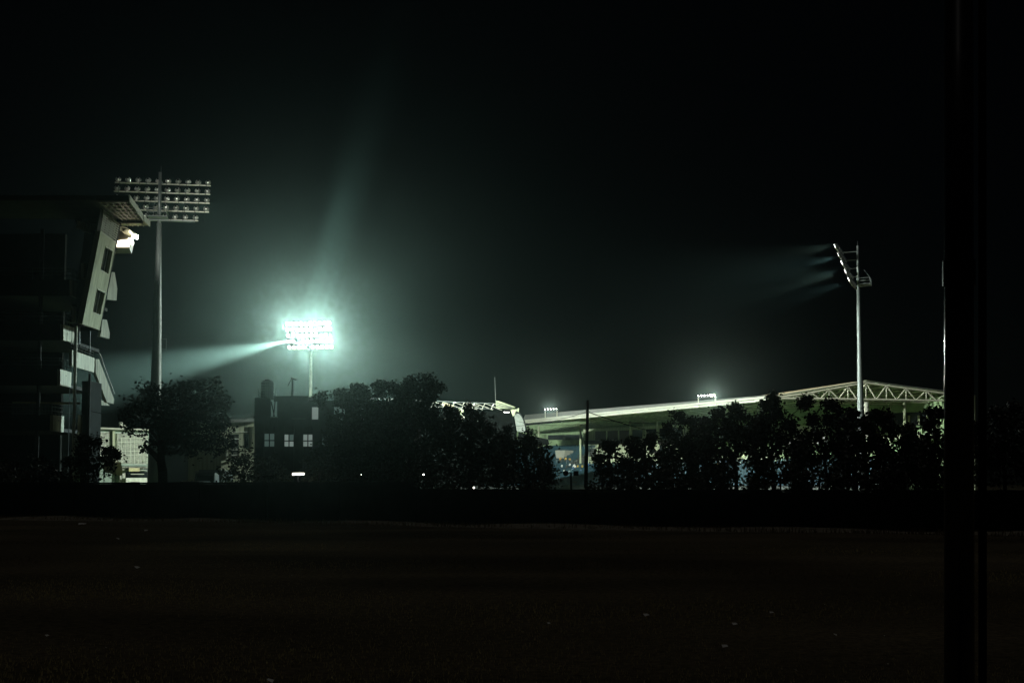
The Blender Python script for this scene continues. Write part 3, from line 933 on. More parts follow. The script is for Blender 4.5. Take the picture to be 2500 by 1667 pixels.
    # columns
    for px, py, off, r in ((1417, 1046, 10, 0.28), (1315, 1050, 5, 0.25), (1538, 1038, 7, 0.25), (1571, 1040, 6, 0.2), (1604, 1040, 6, 0.2), (1669, 1037, 6, 0.2),
                           (2172, 1000, 5, 0.3), (2208, 996, 5, 0.3)):
        t = w(px, py, off)
        part('column', MB().tube((t.x, t.y, 0), (t.x, t.y, t.z + 1.2), r, n=8), M['cream'], root, True)
    t = g(2114, 975, -0.6)
    part('corner_column', MB().tube((t.x, t.y, 0), t, 0.55, n=10), M['white'], root, True)
    # seating terraces, seats and the white tunnel mouth
    top = w(1380, 1089, 2.0)
    nrow = 22
    L = (r0 - b0).length * 0.99
    steps, seats = MB(), MB()
    s_split = (w(1421, 1100, 8) - b0).dot(wd)
    z_low = w(1470, 1136, 7).z
    o0 = b0 + wn_ * 2.0
    for i in range(nrow):
        z1 = top.z - (top.z - 1.2) * (i + 1) / nrow
        p = o0 + wn_ * (0.95 * i)
        Lr = s_split if z1 > z_low else L
        steps.frame((p.x, p.y, 0), wd * Lr, wn_ * 0.947, Vector((0, 0, z1)))
        n = int(Lr / 0.62)
        for k in range(n):
            s = p + wd * (0.3 + 0.62 * k) + wn_ * 0.22
            if random.random() < 0.03:
                continue
            seats.frame((s.x, s.y, z1 + 0.32), wd * 0.46, wn_ * 0.42, Vector((0, 0, 0.07)))
            seats.frame((s.x, s.y, z1 + 0.40), wd * 0.46, wn_ * 0.06, Vector((0, 0, 0.42)))
    part('terrace', steps, M['stepcon'], root)
    so = part('seats', seats, M['seat'], root)
    so['kind'] = 'stuff'
    q = [w(1355, 1099, 9), w(1379, 1099, 9), w(1376, 1118, 9), w(1358, 1118, 9)]
    vm = part('tunnel_mouth', MB().slab(q, -wn_ * 3), M['white'], root)
    part('opening', MB().slab([w(1358, 1119, 9.3), w(1375, 1119, 9.3), w(1375, 1124, 9.3), w(1358, 1124, 9.3)], -wn_ * 0.3), M['black'], vm)
    mb = MB()
    for h in (1122, 1126):
        mb.tube(w(1358, h, 12), w(1408, h, 12), 0.05, n=4)
    for px in (1358, 1370, 1383, 1396, 1408):
        mb.tube(w(px, 1121, 12), w(px, 1132, 12), 0.05, n=4)
    part('guard_rail', mb, M['steel'], root)
    # small floodlight frames on the front edge of the roof
    def frame(label, x0, x1, ybar, yb0, yb1, nl, hot, power):
        def f(px, py, off=0.35): return hit(px, py, E1 + fn * off, fn)
        a, b = f(x0, yb0), f(x1, yb1)
        rt = thing('roof_floodlight', label, 'floodlight', (a + b) * 0.5, 0, 'small floodlight frames on the stand roof')
        part('post', MB().tube(a, f(x0, ybar), 0.11, n=6), M['truss'], rt)
        part('post', MB().tube(b, f(x1, ybar - 1), 0.10, n=6), M['truss'], rt)
        c0, c1 = f(x0 - 3, ybar), f(x1 + 3, ybar - 1.5)
        part('bar', MB().tube(c0, c1, 0.08, n=6), M['steel'], rt)
        for k in range(nl):
            p = c0.lerp(c1, (k + 0.4) / nl) + up * 0.42
            lamp = link('lamp', ME_SHELLB, rt, p - rt.location, (-R(35), 0, math.atan2(-fn.x, fn.y) + R(random.uniform(-12, 12))))
            lamp.scale = (0.85, 0.85, 0.85) if k in hot else (0.50, 0.50, 0.50)
            link('gear_housing', ME_CAP, lamp)
            link('lens', ME_LENSW if k in hot else ME_LENS, lamp)
        spot(rt, c0.lerp(c1, 0.85 if nl == 6 else 0.5) + up * 0.42 + fn * 0.45, (0, 0, 24), power, 74, 0.6, 0.2, (1, 0.95, 0.85))
    frame('small floodlight frame on the far roof edge, left of the utility pole', 1331, 1360, 1003, 1023, 1021, 5, (), 7000)
    frame('small floodlight frame on the near roof edge, its last lamp flaring', 1705, 1746, 971, 995, 992, 6, (4, 5), 12000)
    # an aerial on the apex
    part('aerial', MB().tube(A + Vector((-0.6, 0.3, 0.3)), A + Vector((-0.6, 0.3, 1.9)), 0.04, n=5), M['steel'], root)
    return w

W_PT = right_stand()

# ------------------------------------------------------------------ people in the stand
def person_mesh(seated):
    me = bpy.data.meshes.new('person_cage')
    if seated:
        V = [(0, 0, .55), (0, .03, .85), (0, .04, 1.10), (0, .02, 1.22), (0, -.01, 1.38),
             (.10, -.05, .53), (.14, -.45, .55), (.14, -.47, .10), (.14, -.60, .05), (-.10, -.05, .53), (-.14, -.45, .55), (-.14, -.47, .10), (-.14, -.60, .05),
             (.19, .03, 1.12), (.24, -.05, .85), (.16, -.32, .68), (-.19, .03, 1.12), (-.24, -.05, .85), (-.16, -.32, .68)]
    else:
        V = [(0, 0, .95), (0, .01, 1.20), (0, 0, 1.42), (0, 0, 1.53), (0, -.02, 1.68),
             (.10, 0, .92), (.12, -.02, .50), (.12, .02, .08), (.12, -.13, .04), (-.10, 0, .92), (-.12, -.02, .50), (-.12, .02, .08), (-.12, -.13, .04),
             (.20, 0, 1.43), (.26, .02, 1.15), (.24, -.10, .88), (-.20, 0, 1.43), (-.26, .02, 1.15), (-.24, -.10, .88)]
    E = [(0, 1), (1, 2), (2, 3), (3, 4), (0, 5), (5, 6), (6, 7), (7, 8), (0, 9), (9, 10), (10, 11), (11, 12), (2, 13), (13, 14), (14, 15), (2, 16), (16, 17), (17, 18)]
    rad = [.15, .15, .15, .06, .105, .10, .075, .05, .045, .10, .075, .05, .045, .07, .05, .04, .07, .05, .04]
    me.from_pydata(V, E, [])
    o = bpy.data.objects.new('person_cage', me)
    col.objects.link(o)
    md = o.modifiers.new('skin', 'SKIN')
    for i, r in enumerate(rad):
        me.skin_vertices[0].data[i].radius = (r, r * (0.75 if i < 3 else 1.0))
    me.skin_vertices[0].data[0].use_root = True
    o.modifiers.new('sub', 'SUBSURF').levels = 1
    dg = bpy.context.evaluated_depsgraph_get()
    res = bpy.data.meshes.new_from_object(o.evaluated_get(dg))
    bpy.data.objects.remove(o)
    res.polygons.foreach_set('use_smooth', [True] * len(res.polygons))
    return res

PM = {True: person_mesh(True), False: person_mesh(False)}
PMM = {}
def person_variant(seated, shirt):
    k = (seated, shirt)
    if k in PMM: return PMM[k]
    me = PM[seated].copy()
    me.name = 'person'
    me.materials.clear()
    for mm in (M[shirt], M['skin'], M['shirt_d']):
        me.materials.append(mm)
    for p in me.polygons:
        z = p.center.z
        neck, hip = (1.20, .62) if seated else (1.50, .92)
        p.material_index = 1 if z > neck else (2 if z < hip else 0)
    PMM[k] = me
    return me

def people():
    yaw = math.atan2(-20, 40)
    spots = [(1368, 1131, 11.6, 'shirt_y', False, 'person in yellow shirt standing below the white tunnel mouth'),
             (1381, 1131, 11.6, 'shirt_y', False, 'person in yellow shirt standing second from the tunnel mouth rail end'),
             (1391, 1132, 11.6, 'shirt_y', False, 'person in orange yellow shirt standing farthest from the tunnel mouth'),
             (1400, 1145, 14, 'shirt_w', True, 'person in white shirt seated beside the cream column'),
             (1411, 1145, 14, 'shirt_y', True, 'person in yellow shirt seated close against the cream column'),
             (1449, 1135, 6.3, 'shirt_d', False, 'person in dark shirt standing before the pale balcony wall')]
    rnd = random.Random(4)
    for k in range(70):
        px = rnd.uniform(1362, 1450) if k < 40 else rnd.uniform(1450, 1900)
        py = rnd.uniform(1140, 1196)
        shirt = rnd.choice(['shirt_w', 'shirt_w', 'shirt_b', 'shirt_d', 'shirt_y', 'shirt_w'])
        col_ = {'shirt_w': 'white', 'shirt_b': 'blue', 'shirt_d': 'dark', 'shirt_y': 'yellow'}[shirt]
        zone = 'left of the cream column' if px < 1410 else ('between the cream column and utility pole' if px < 1436 else ('beside the utility pole' if px < 1500 else 'behind the leafy trees'))
        spots.append((px, py, 15 + (py - 1150) * 0.12, shirt, True, 'spectator in %s shirt seated %s' % (col_, zone)))
    for px, py, off, shirt, seated, label in spots:
        p = W_PT(px, py, off)
        o = link('person', person_variant(seated, shirt), None, (p.x, p.y, p.z - (0.0 if not seated else 0.2)), (0, 0, yaw + rnd.uniform(-.4, .4)))
        crowd = label.startswith('spectator')
        tag(o, label, 'person', ('spectators in %s %s' % (label.split()[2], label.split('seated ')[1])) if crowd else 'people in the far stand')

people()

# ------------------------------------------------------------------ curved roof stand in the middle distance
def middle_stand():
    Y = 235
    root = thing('curved_stand', 'dark stand with lit lattice roof and curved end wall behind the tall trees', 'stand', ground(1180, Y))
    up = Vector((0, 0, 1))
    def p(px, py, dy=0.0): return P(px, py, Y + dy)
    part('chord', MB().path([p(900, 972), p(1075, 979.5), p(1210, 985)], [0.08] * 3, 5), M['steel'], root)
    part('chord', MB().path([p(900, 988), p(1060, 992), p(1205, 998)], [0.07] * 3, 5), M['steel'], root)
    xs = [(1054, 1060), (1075, 1082), (1102, 1110), (1127, 1133), (1139, 1146), (1152, 1158), (1177, 1184), (1199, 1206)]
    for k, (a, b) in enumerate(xs):
        ya = 994 + (a - 1050) * 0.028
        yb = 980 + (b - 1050) * 0.033
        part('lattice_bar', MB().tube(p(a, ya), p(b, yb), 0.09, n=5), M['white'], root)
        part('lattice_bar', MB().tube(p(b, yb), p(b + 24, yb + 9), 0.07, n=5), M['white'], root)
        part('lattice_bar', MB().tube(p(a + 4, ya - 6), p(a + 26, ya + 3), 0.07, n=5), M['white'], root)
    for a in (940, 965, 985, 1005, 1025):
        part('lattice_bar', MB().tube(p(a, 990), p(a + 8, 977), 0.1, n=5), M['white'], root)
    part('roof_underside', MB().slab([p(1080, 984), p(1088, 984), p(1112, 992), p(1082, 992)], (0, .4, 0)), M['brownsheet'], root)
    # lit roof end, striped
    part('roof_end', MB().slab([p(1210, 978), p(1216, 978.5), p(1256, 993), p(1250, 998), p(1211, 996)], (0.3, 0.5, 0)), M['cream'], root)
    for k in range(3):
        part('roof_rib', MB().tube(p(1211, 982 + 4.5 * k, -0.2), p(1254 - 2 * k, 995 + 1.0 * k, -0.2), 0.06, n=4), M['greysheet'], root)
    part('upstand', MB().slab([p(1263, 997), p(1267, 996), p(1266, 1006), p(1263, 1006)], (0, .3, 0)), M['cream'], root)
    part('bracket', MB().slab([p(1246, 1000), p(1262, 998), p(1262, 1010), p(1252, 1016)], (0, .4, 0)), M['cream'], root)
    # curved end wall with a dark rim
    rim = []
    for k in range(13):
        t = k / 12 * math.pi / 2
        rim.append((1258 + 25.5 * math.sin(t), 1056 - 50 * math.cos(t)))
    poly = [p(*q) for q in rim] + [p(1262, 1052), p(1256, 1018)]
    part('curved_wall', MB().slab(poly, (0, 1.0, 0)), M['concrete'], root)
    part('curved_rim', MB().path([p(q[0] + 0.6, q[1] - 0.6, -0.4) for q in rim], [0.16] * 13, 6), M['black'], root)
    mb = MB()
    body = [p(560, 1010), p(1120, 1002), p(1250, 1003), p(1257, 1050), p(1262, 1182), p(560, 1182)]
    part('body', mb.slab([b + Vector((0, 1.5, 0)) for b in body], (0, 12, 0)), M['void'], root)  # solid slab coloured near black as the shade inside the stand
    part('panel', MB().slab([p(1118, 997), p(1132, 1000), p(1132, 1005), p(1125, 1012)], (0, .3, 0)), M['cream'], root)
    part('panel', MB().slab([p(1127, 1011), p(1134, 1011), p(1134, 1021), p(1126, 1021)], (0, .3, 0)), M['white'], root)
    part('panel', MB().slab([p(1124, 1025), p(1132, 1024), p(1130, 1028), p(1127, 1029)], (0, .3, 0)), M['white'], root)
    part('strip_light', MB().slab([p(1230, 1005), p(1243, 1005.5), p(1243, 1007), p(1230, 1006.5)], (0, .2, 0)), M['tube'], root)
    part('ledge', MB().tube(p(1086, 1022.5), p(1112, 1024), 0.06, n=4), M['white'], root)
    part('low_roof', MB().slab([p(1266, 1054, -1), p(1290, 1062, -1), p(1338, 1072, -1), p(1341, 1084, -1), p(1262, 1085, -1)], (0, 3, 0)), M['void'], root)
    part('flagpole', MB().tube(p(1210, 980), p(1208, 921), 0.06, 0.04, n=5), M['steel'], root)

middle_stand()

# ------------------------------------------------------------------ breeze block building at left
def block_building():
    Y = 172
    p0 = P(222, 1046, Y)
    fn = Vector((0.62, -0.785, 0)).normalized()
    fu = Vector((-fn.y, fn.x, 0))                       # runs right and away
    root = thing('block_building', 'low lit building with pierced white block screens beside the round tree trunk', 'building', (p0.x, p0.y, 0))
    def h(px, py, off=0.0): return hit(px, py, p0 + fn * off, fn)
    def slab(name, pts, m, off=0.0, th=0.3, par=root):
        return part(name, MB().slab([h(a, b, off) for a, b in pts], -fn * th), m, par)
    slab('wall', [(206, 1044), (386, 1050), (386, 1184), (206, 1184)], M['sage'], 0.0, 6)
    slab('roof_edge', [(204, 1041.5), (389, 1048), (389, 1052), (204, 1046)], M['white'], 0.5, 0.6)
    slab('pilaster', [(275, 1052), (281, 1052), (281, 1140), (275, 1140)], M['cream'], 0.5, 0.45)
    slab('beam', [(284, 1131), (362, 1133), (362, 1138), (284, 1137)], M['sage'], 0.35, 0.3)
    slab('canopy', [(283, 1139.5), (362, 1140.5), (362, 1142), (283, 1141)], M['white'], 0.8, 0.8)
    slab('canopy', [(283, 1146), (362, 1147), (362, 1148.5), (283, 1147.5)], M['white'], 0.6, 0.5)
    for x0, x1 in ((285, 298), (308, 314), (342, 350), (352, 361)):
        slab('window', [(x0, 1142), (x1, 1142), (x1, 1145), (x0, 1145)], M['glass'], 0.05, 0.04)
    slab('dark_opening', [(306, 1150), (361, 1151), (361, 1168), (306, 1168)], M['glass'], 0.05, 0.04)
    slab('door_post', [(299, 1142), (306, 1142), (306, 1180), (299, 1180)], M['white'], 0.5, 0.3)
    slab('door_post', [(293, 1150), (297, 1150), (297, 1180), (293, 1180)], M['white'], 0.5, 0.3)
    slab('sign_board', [(315, 1142), (341, 1142), (341, 1150), (315, 1150)], M['yellow'], 0.9, 0.1)
    slab('counter', [(320, 1156), (352, 1156), (352, 1158), (320, 1158)], M['white'], 0.6, 0.3)
    slab('low_wall', [(308, 1166), (362, 1166), (362, 1180), (308, 1180)], M['block'], 0.9, 0.3)
    slab('roof_vent', [(294, 1030), (300, 1031), (300, 1045), (294, 1045)], M['white'], -0.6, 0.6)
    slab('roof_vent', [(303, 1037), (309, 1038), (309, 1046), (303, 1046)], M['white'], -0.6, 0.6)
    # pierced blocks, each its own piece
    wpx = 10.9
    a, b = h(286, 1058), h(286 + wpx, 1058)
    bw = (b - a).length
    bh = (h(286, 1058).z - h(286, 1058 + 10.6).z)
    mb = MB()
    t = 0.055
    for k in range(4):
        x = (bw - t) * k / 3
        mb.frame(fu * x, fu * t, -fn * 0.2, Vector((0, 0, -bh + 0.02)))
        z = -(bh - t) * k / 3
        mb.frame(Vector((0, 0, z)) + fn * 0.004, fu * (bw - 0.02), -fn * 0.2, Vector((0, 0, -t)))
    me = mb.mesh('block', M['block'])
    screens = [(286, 1057.5, 7, 7), (225, 1054, 4, 6)]
    for sx, sy, nc, nr in screens:
        o = h(sx, sy, 0.28)
        back = [o - fn * 0.24, o - fn * 0.24 + fu * bw * nc, o - fn * 0.24 + fu * bw * nc - Vector((0, 0, bh * nr)), o - fn * 0.24 - Vector((0, 0, bh * nr))]
        scr = part('block_screen', MB().slab(back, -fn * 0.03), M['sage'], root)
        for r in range(nr):
            for c_ in range(nc):
                q = o + fu * bw * c_ - Vector((0, 0, bh * r)) + fn * random.uniform(-0.015, 0.02)
                link('block', me, scr, q - wloc(scr))
    # yellow awning at its left
    rt = thing('canvas_awning', 'small yellow canvas awning beside the pierced block building', 'awning', ground(268, 150))
    q = [P(250, 1135, 152), P(262, 1118, 152), P(280, 1128, 152), P(284, 1150, 152), P(283, 1160, 152), P(252, 1150, 152)]
    part('canvas', MB().slab(q, (0.3, 1.6, 0)), M['yellow'], rt)
    for px in (254, 282):
        t_ = P(px, 1150, 152.5)
        part('leg', MB().tube((t_.x, t_.y, 0), t_, 0.05, n=6), M['steel'], rt)

block_building()

# ------------------------------------------------------------------ beige house between the round tree and the dark building
def beige_house():
    Y = 120
    p0 = P(548, 1026, Y)
    fn = Vector((0.85, -0.53, 0)).normalized()
    root = thing('beige_house', 'small beige building with louvred window beside the dark flat roofed building', 'house', (p0.x, p0.y, 0))
    def h(px, py, off=0.0): return hit(px, py, p0 + fn * off, fn)
    def slab(name, pts, m, off=0.0, th=0.3, par=root):
        return part(name, MB().slab([h(a, b, off) for a, b in pts], -fn * th), m, par)
    slab('wall', [(540, 1030), (640, 1028), (640, 1184), (540, 1184)], M['cream'], 0.0, 5)
    slab('roof_slab', [(536, 1024), (640, 1021), (640, 1029), (536, 1031)], M['concrete'], 0.6, 6)
    slab('band', [(566, 1053), (640, 1052), (640, 1055), (566, 1056)], M['panel'], 0.12, 0.1)
    win = slab('louvre_window', [(566, 1061), (583, 1060), (583, 1118), (566, 1119)], M['glass'], 0.05, 0.04)
    for k in range(5):
        y = 1063 + 13 * k
        slab('shelf', [(565, y + 8), (583, y + 7), (583, y + 9.5), (565, y + 10.5)], M['white'], 0.45, 0.4, win)
        for j in range(4):
            x = 570 + 3.2 * j
            part('slat', MB().tube(h(x, y + 8, 0.2), h(x + 2.2, y + 0.5, 0.2), 0.045, n=4), M['white'], win)
    slab('window', [(597, 1060), (607, 1059), (607, 1092), (597, 1093)], M['glass'], 0.04, 0.04)
    for k in range(6):
        x = 608 + 3 * k
        part('pipe', MB().tube(h(x, 1040, 0.12), h(x + random.uniform(-2, 2), 1094, 0.12), 0.06, n=4), M['panel'], root)
    slab('door_frame', [(553, 1088), (558, 1088), (558, 1120), (553, 1120)], M['panel'], 0.2, 0.18)

beige_house()

# ------------------------------------------------------------------ dark flat roofed building under the middle tower
def dark_building():
    Y = 92
    root = thing('flat_roofed_building', 'dark flat roofed building with pale four pane windows under the glaring tower', 'building', ground(720, Y))
    D = 7.0
    # front wall pieces round the openings (facing the camera)
    x0, x1 = 620, 1010
    wins = [(645, 670, 1058, 1090), (694, 717, 1060, 1090), (740, 763, 1060, 1090), (786, 808, 1062, 1090)]
    ups = [(661, 677, 975, 1020), (761, 777.5, 993, 1024), (815, 842, 992, 1026), (872, 892, 996, 1026)]
    def blk(name, px0, px1, py0, py1, m=M['roofdark'], d=0.35, dy=0.0):
        a, b = P(px0, py1, Y + dy), P(px1, py0, Y + dy)
        return part(name, MB().frame(a, (b.x - a.x, 0, 0), (0, d, 0), (0, 0, b.z - a.z)), m, root)
    # lower storey
    xs = [x0] + [v for w_ in wins for v in w_[:2]] + [x1]
    for k in range(0, len(xs), 2):
        blk('wall', xs[k], xs[k + 1] , 1040, 1182)
    for a, b, c_, d_ in wins:
        blk('wall', a, b, 1040, c_, d=0.345, dy=0.003)
        blk('wall', a, b, d_, 1182, d=0.345, dy=0.003)
    # upper storey
    xs = [x0] + [v for w_ in ups for v in w_[:2]] + [x1]
    for k in range(0, len(xs), 2):
        blk('wall', xs[k], xs[k + 1], 980, 1040 - 0.2)
    for a, b, c_, d_ in ups:
        if c_ > 981:
            blk('wall', a, b, 980, c_, d=0.345, dy=0.003)
        blk('wall', a, b, d_, 1040 - 0.2, d=0.345, dy=0.003)
    blk('roof_block', 668, 752, 966.5, 979.8, d=D)
    blk('roof_block', 622, 660, 971, 979.8, d=D)
    blk('parapet', 753, 1010, 978, 979.8, d=0.3)
    a, b = P(x0, 1182, Y + 0.36), P(x1, 980.2, Y + 0.36)
    part('body', MB().frame(a + Vector((0.01, 0.6, 0)), (b.x - a.x, 0, 0), (0, D, 0), (0, 0, b.z - a.z - 0.05)), M['roofdark'], root)
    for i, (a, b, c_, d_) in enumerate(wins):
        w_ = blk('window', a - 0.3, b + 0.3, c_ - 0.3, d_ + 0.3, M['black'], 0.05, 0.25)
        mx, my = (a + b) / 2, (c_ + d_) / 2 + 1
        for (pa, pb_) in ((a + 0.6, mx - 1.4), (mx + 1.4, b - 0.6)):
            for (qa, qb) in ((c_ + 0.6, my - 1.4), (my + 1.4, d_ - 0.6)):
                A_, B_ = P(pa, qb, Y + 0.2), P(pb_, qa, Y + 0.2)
                part('pane', MB().frame(A_, (B_.x - A_.x, 0, 0), (0, 0.03, 0), (0, 0, B_.z - A_.z)), M['hazewindim' if i in (0, 3) or (i == 1 and qa < my - 3 and pa > mx) else 'hazewin'], w_)  # panes glow in place of the bright haze beyond
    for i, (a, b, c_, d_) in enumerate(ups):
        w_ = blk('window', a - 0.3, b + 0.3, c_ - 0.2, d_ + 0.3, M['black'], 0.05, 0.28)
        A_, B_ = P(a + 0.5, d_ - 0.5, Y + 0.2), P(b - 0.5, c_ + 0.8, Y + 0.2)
        part('pane', MB().frame(A_, (B_.x - A_.x, 0, 0), (0, 0.03, 0), (0, 0, B_.z - A_.z)), M['hazewin' if i == 1 else 'hazewindim'], w_)
        if i == 0:
            part('brace', MB().tube(P(662, 980, Y + .12), P(670, 1017, Y + .12), 0.05, n=5), M['black'], w_)
            part('brace', MB().tube(P(672, 976, Y + .12), P(668, 1018, Y + .12), 0.05, n=5), M['black'], w_)
            part('sill', MB().tube(P(660, 1018, Y - .05), P(678, 1018, Y - .05), 0.06, n=5), M['concrete'], w_)
    # roof rail
    mb = MB()
    for hh in (969, 974):
        mb.tube(P(752, hh, Y + 0.2), P(880, hh + 4, Y + 0.2), 0.02, n=4)
    for k in range(8):
        mb.tube(P(753 + 18 * k, 968 + .5 * k, Y + .2), P(753 + 18 * k, 981, Y + .2), 0.02, n=4)
    part('roof_rail', mb, M['steel'], root)
    blk('drain_pipe', 619, 621.2, 975, 1182, M['steel'], 0.08, -0.09)
    blk('string_course', 712, 745, 1021, 1022, M['concrete'], 0.05, -0.055)
    # water tank on the roof, on a low stand
    b = P(652.5, 966, Y + 3)
    rz = P(652, 973, Y + 3).z
    tk = thing('water_tank', 'dark cylindrical water tank standing on the flat roof', 'water tank', (b.x, b.y, rz))
    r = (668 - 637) / 2 / FPX * (Y + 3)
    h = P(652, 928, Y + 3).z - rz
    prof = [(r, 0.0)]
    for k in range(1, 7):
        z = h * 0.86 * k / 6
        prof += [(r, z - 0.06), (r * 1.03, z - 0.03), (r, z)]
    prof += [(r * 0.8, h * 0.95), (r * 0.4, h * 0.98)]
    lpart('tank', MB().lathe(prof, 18), M['black'], tk, False)
    lpart('lid', MB().lathe([(r * 0.42, h * 0.97), (r * 0.42, h * 1.03), (r * 0.2, h * 1.05)], 14), M['black'], tk)
    mb = MB()
    for sx in (-1, 1):
        x = sx * r * 1.38
        mb.tube((x, 0, 0), (x, 0, h * 0.52), 0.035, n=5)
        for z in (0.2, 0.36):
            mb.tube((x, 0, h * z), (sx * r * 0.9, 0, h * z), 0.03, n=5)
    lpart('side_rail', mb, M['steel'], tk)
    # television aerial
    base = P(713, 966, Y + 2)
    an = thing('aerial', 'thin television aerial on a pole above the flat roof', 'aerial', base)
    tp = P(714, 926, Y + 2)
    part('pole', MB().tube(base, tp, 0.045, n=6), M['black'], an)
    part('boom', MB().tube(P(711, 922, Y + 2), P(723, 927, Y + 1.6), 0.05, n=5), M['black'], an)
    part('boom', MB().tube(P(712, 924, Y + 2), P(703, 942, Y + 2.2), 0.03, n=5), M['black'], an)
    mb = MB()
    for k in range(5):
        c_ = P(711 + 3 * k, 922 + 1.2 * k, Y + 2 - .1 * k)
        mb.tube(c_ + Vector((-.02, -.35, .02)), c_ + Vector((.02, .35, -.02)), 0.014, n=4)
    part('elements', mb, M['black'], an)

dark_building()

# ------------------------------------------------------------------ trees and shrubs
def leaf_cloud(mb, c, r, n, size, rnd, flat=1.0, droop=0.0):
    """clumps of leaf-sized faces spread through a blob"""
    nc = max(4, n // 9)
    for _ in range(nc):
        while True:
            v = Vector((rnd.uniform(-1, 1), rnd.uniform(-1, 1), rnd.uniform(-1, 1)))
            if 0.12 < v.length < 1:
                break
        v = v.normalized() * (v.length ** 0.6) * r * rnd.uniform(0.75, 1.12)
        v.z *= flat
        k = c + v
        cr = size * rnd.uniform(1.0, 2.3)
        for _ in range(9):
            p = k + Vector((rnd.gauss(0, .55), rnd.gauss(0, .55), rnd.gauss(0, .45))) * cr
            d = Vector((rnd.gauss(0, 1), rnd.gauss(0, 1), rnd.gauss(-droop, .7))).normalized()
            s = d.cross(Vector((rnd.gauss(0, 1), rnd.gauss(0, 1), rnd.gauss(0, 1)))).normalized()
            l = size * rnd.uniform(0.7, 1.4)
            w = l * rnd.uniform(0.28, 0.42)
            i = len(mb.v)
            mb.v += [p, p + d * l * 0.5 + s * w, p + d * l, p + d * l * 0.5 - s * w]
            mb.f.append((i, i + 1, i + 2, i + 3))

def tree(name, label, cat, Y, blobs, trunk, leaf, m, dens=1.0, group=None, sprigs=0, seed=1, tr=0.16, droop=0.2):
    rnd = random.Random(seed)
    base = ground(trunk[0][0], Y)
    root = thing(name, label, cat, base, 0, group)
    k = Y / FPX
    pts = [Vector((base.x, base.y, -0.1))] + [P(px, py, Y) for px, py in trunk[1:]]
    n = len(pts)
    part('trunk', MB().path(pts, [tr * (1 - 0.5 * i / n) for i in range(n)], 8), M['bark'], root, True)
    top = pts[-1]
    br, cr = MB(), MB()
    for bx, by, rp in blobs:
        c = P(bx, by, Y + rnd.uniform(-1, 1) * min(3.0, rp * k * 1.2))
        r = rp * k
        st = pts[rnd.randint(max(1, n - 2), n - 1)]
        mid = st.lerp(c, 0.55) + Vector((rnd.uniform(-.2, .2), rnd.uniform(-.2, .2), 0.12 * (c - st).length))
        br.path([st, mid, c], [tr * 0.35, tr * 0.2, tr * 0.08], 5)
        for _ in range(3):
            e = c + Vector((rnd.uniform(-1, 1), rnd.uniform(-1, 1), rnd.uniform(-.5, 1))) * r * 0.9
            br.tube(c, e, tr * 0.08, 0.012, 4)
        nl = int(dens * 17.0 * (r * r * r) ** 0.74 / (leaf * leaf) + 40)
        leaf_cloud(cr, c, r, nl, leaf, rnd, 1.0, droop)
        for _ in range(sprigs):
            a = c + Vector((rnd.uniform(-.9, .9), rnd.uniform(-.9, .9), 0.6)) * r
            e = a + Vector((rnd.uniform(-.35, .35), rnd.uniform(-.3, .3), 1.0)).normalized() * r * rnd.uniform(0.5, 1.1)
            br.tube(a, e, 0.02, 0.008, 4)
            for t in (0.3, 0.5, 0.7, 0.85, 1.0):
                leaf_cloud(cr, a.lerp(e, t), leaf * 0.5, 10, leaf * 0.8, rnd)
    part('branches', br, M['bark'], root)
    part('crown', cr, M[m], root)
    return root

tree('round_tree', 'broad dark tree with forked trunk standing before the tall left floodlight tower', 'tree', 66,
     [(357, 948, 21), (385, 968, 24), (420, 952, 17), (452, 948, 20), (482, 938, 17), (527, 936, 13), (542, 962, 12), (335, 992, 30), (308, 1012, 20), (395, 1005, 42),
      (455, 995, 44), (508, 990, 36), (545, 992, 17), (325, 1045, 18), (375, 1048, 36), (430, 1050, 44), (488, 1050, 44), (540, 1045, 30), (552, 1078, 22), (520, 1095, 24), (470, 1090, 26), (352, 1095, 9), (400, 1090, 24)],
     [(402, 1180), (397, 1150), (392, 1120), (396, 1085), (410, 1050)], 0.19, 'leafc', 1.35, seed=2, tr=0.30)
# the low limb of the fork
o_ = bpy.data.objects['round_tree']
part('limb', MB().path([P(394, 1128, 66), P(372, 1105, 66), P(352, 1085, 66.3)], [0.20, 0.16, 0.10], 7), M['bark'], o_)
part('limb', MB().path([P(396, 1104, 66), P(430, 1104, 66), P(470, 1080, 66)], [0.17, 0.13, 0.07], 7), M['bark'], o_)

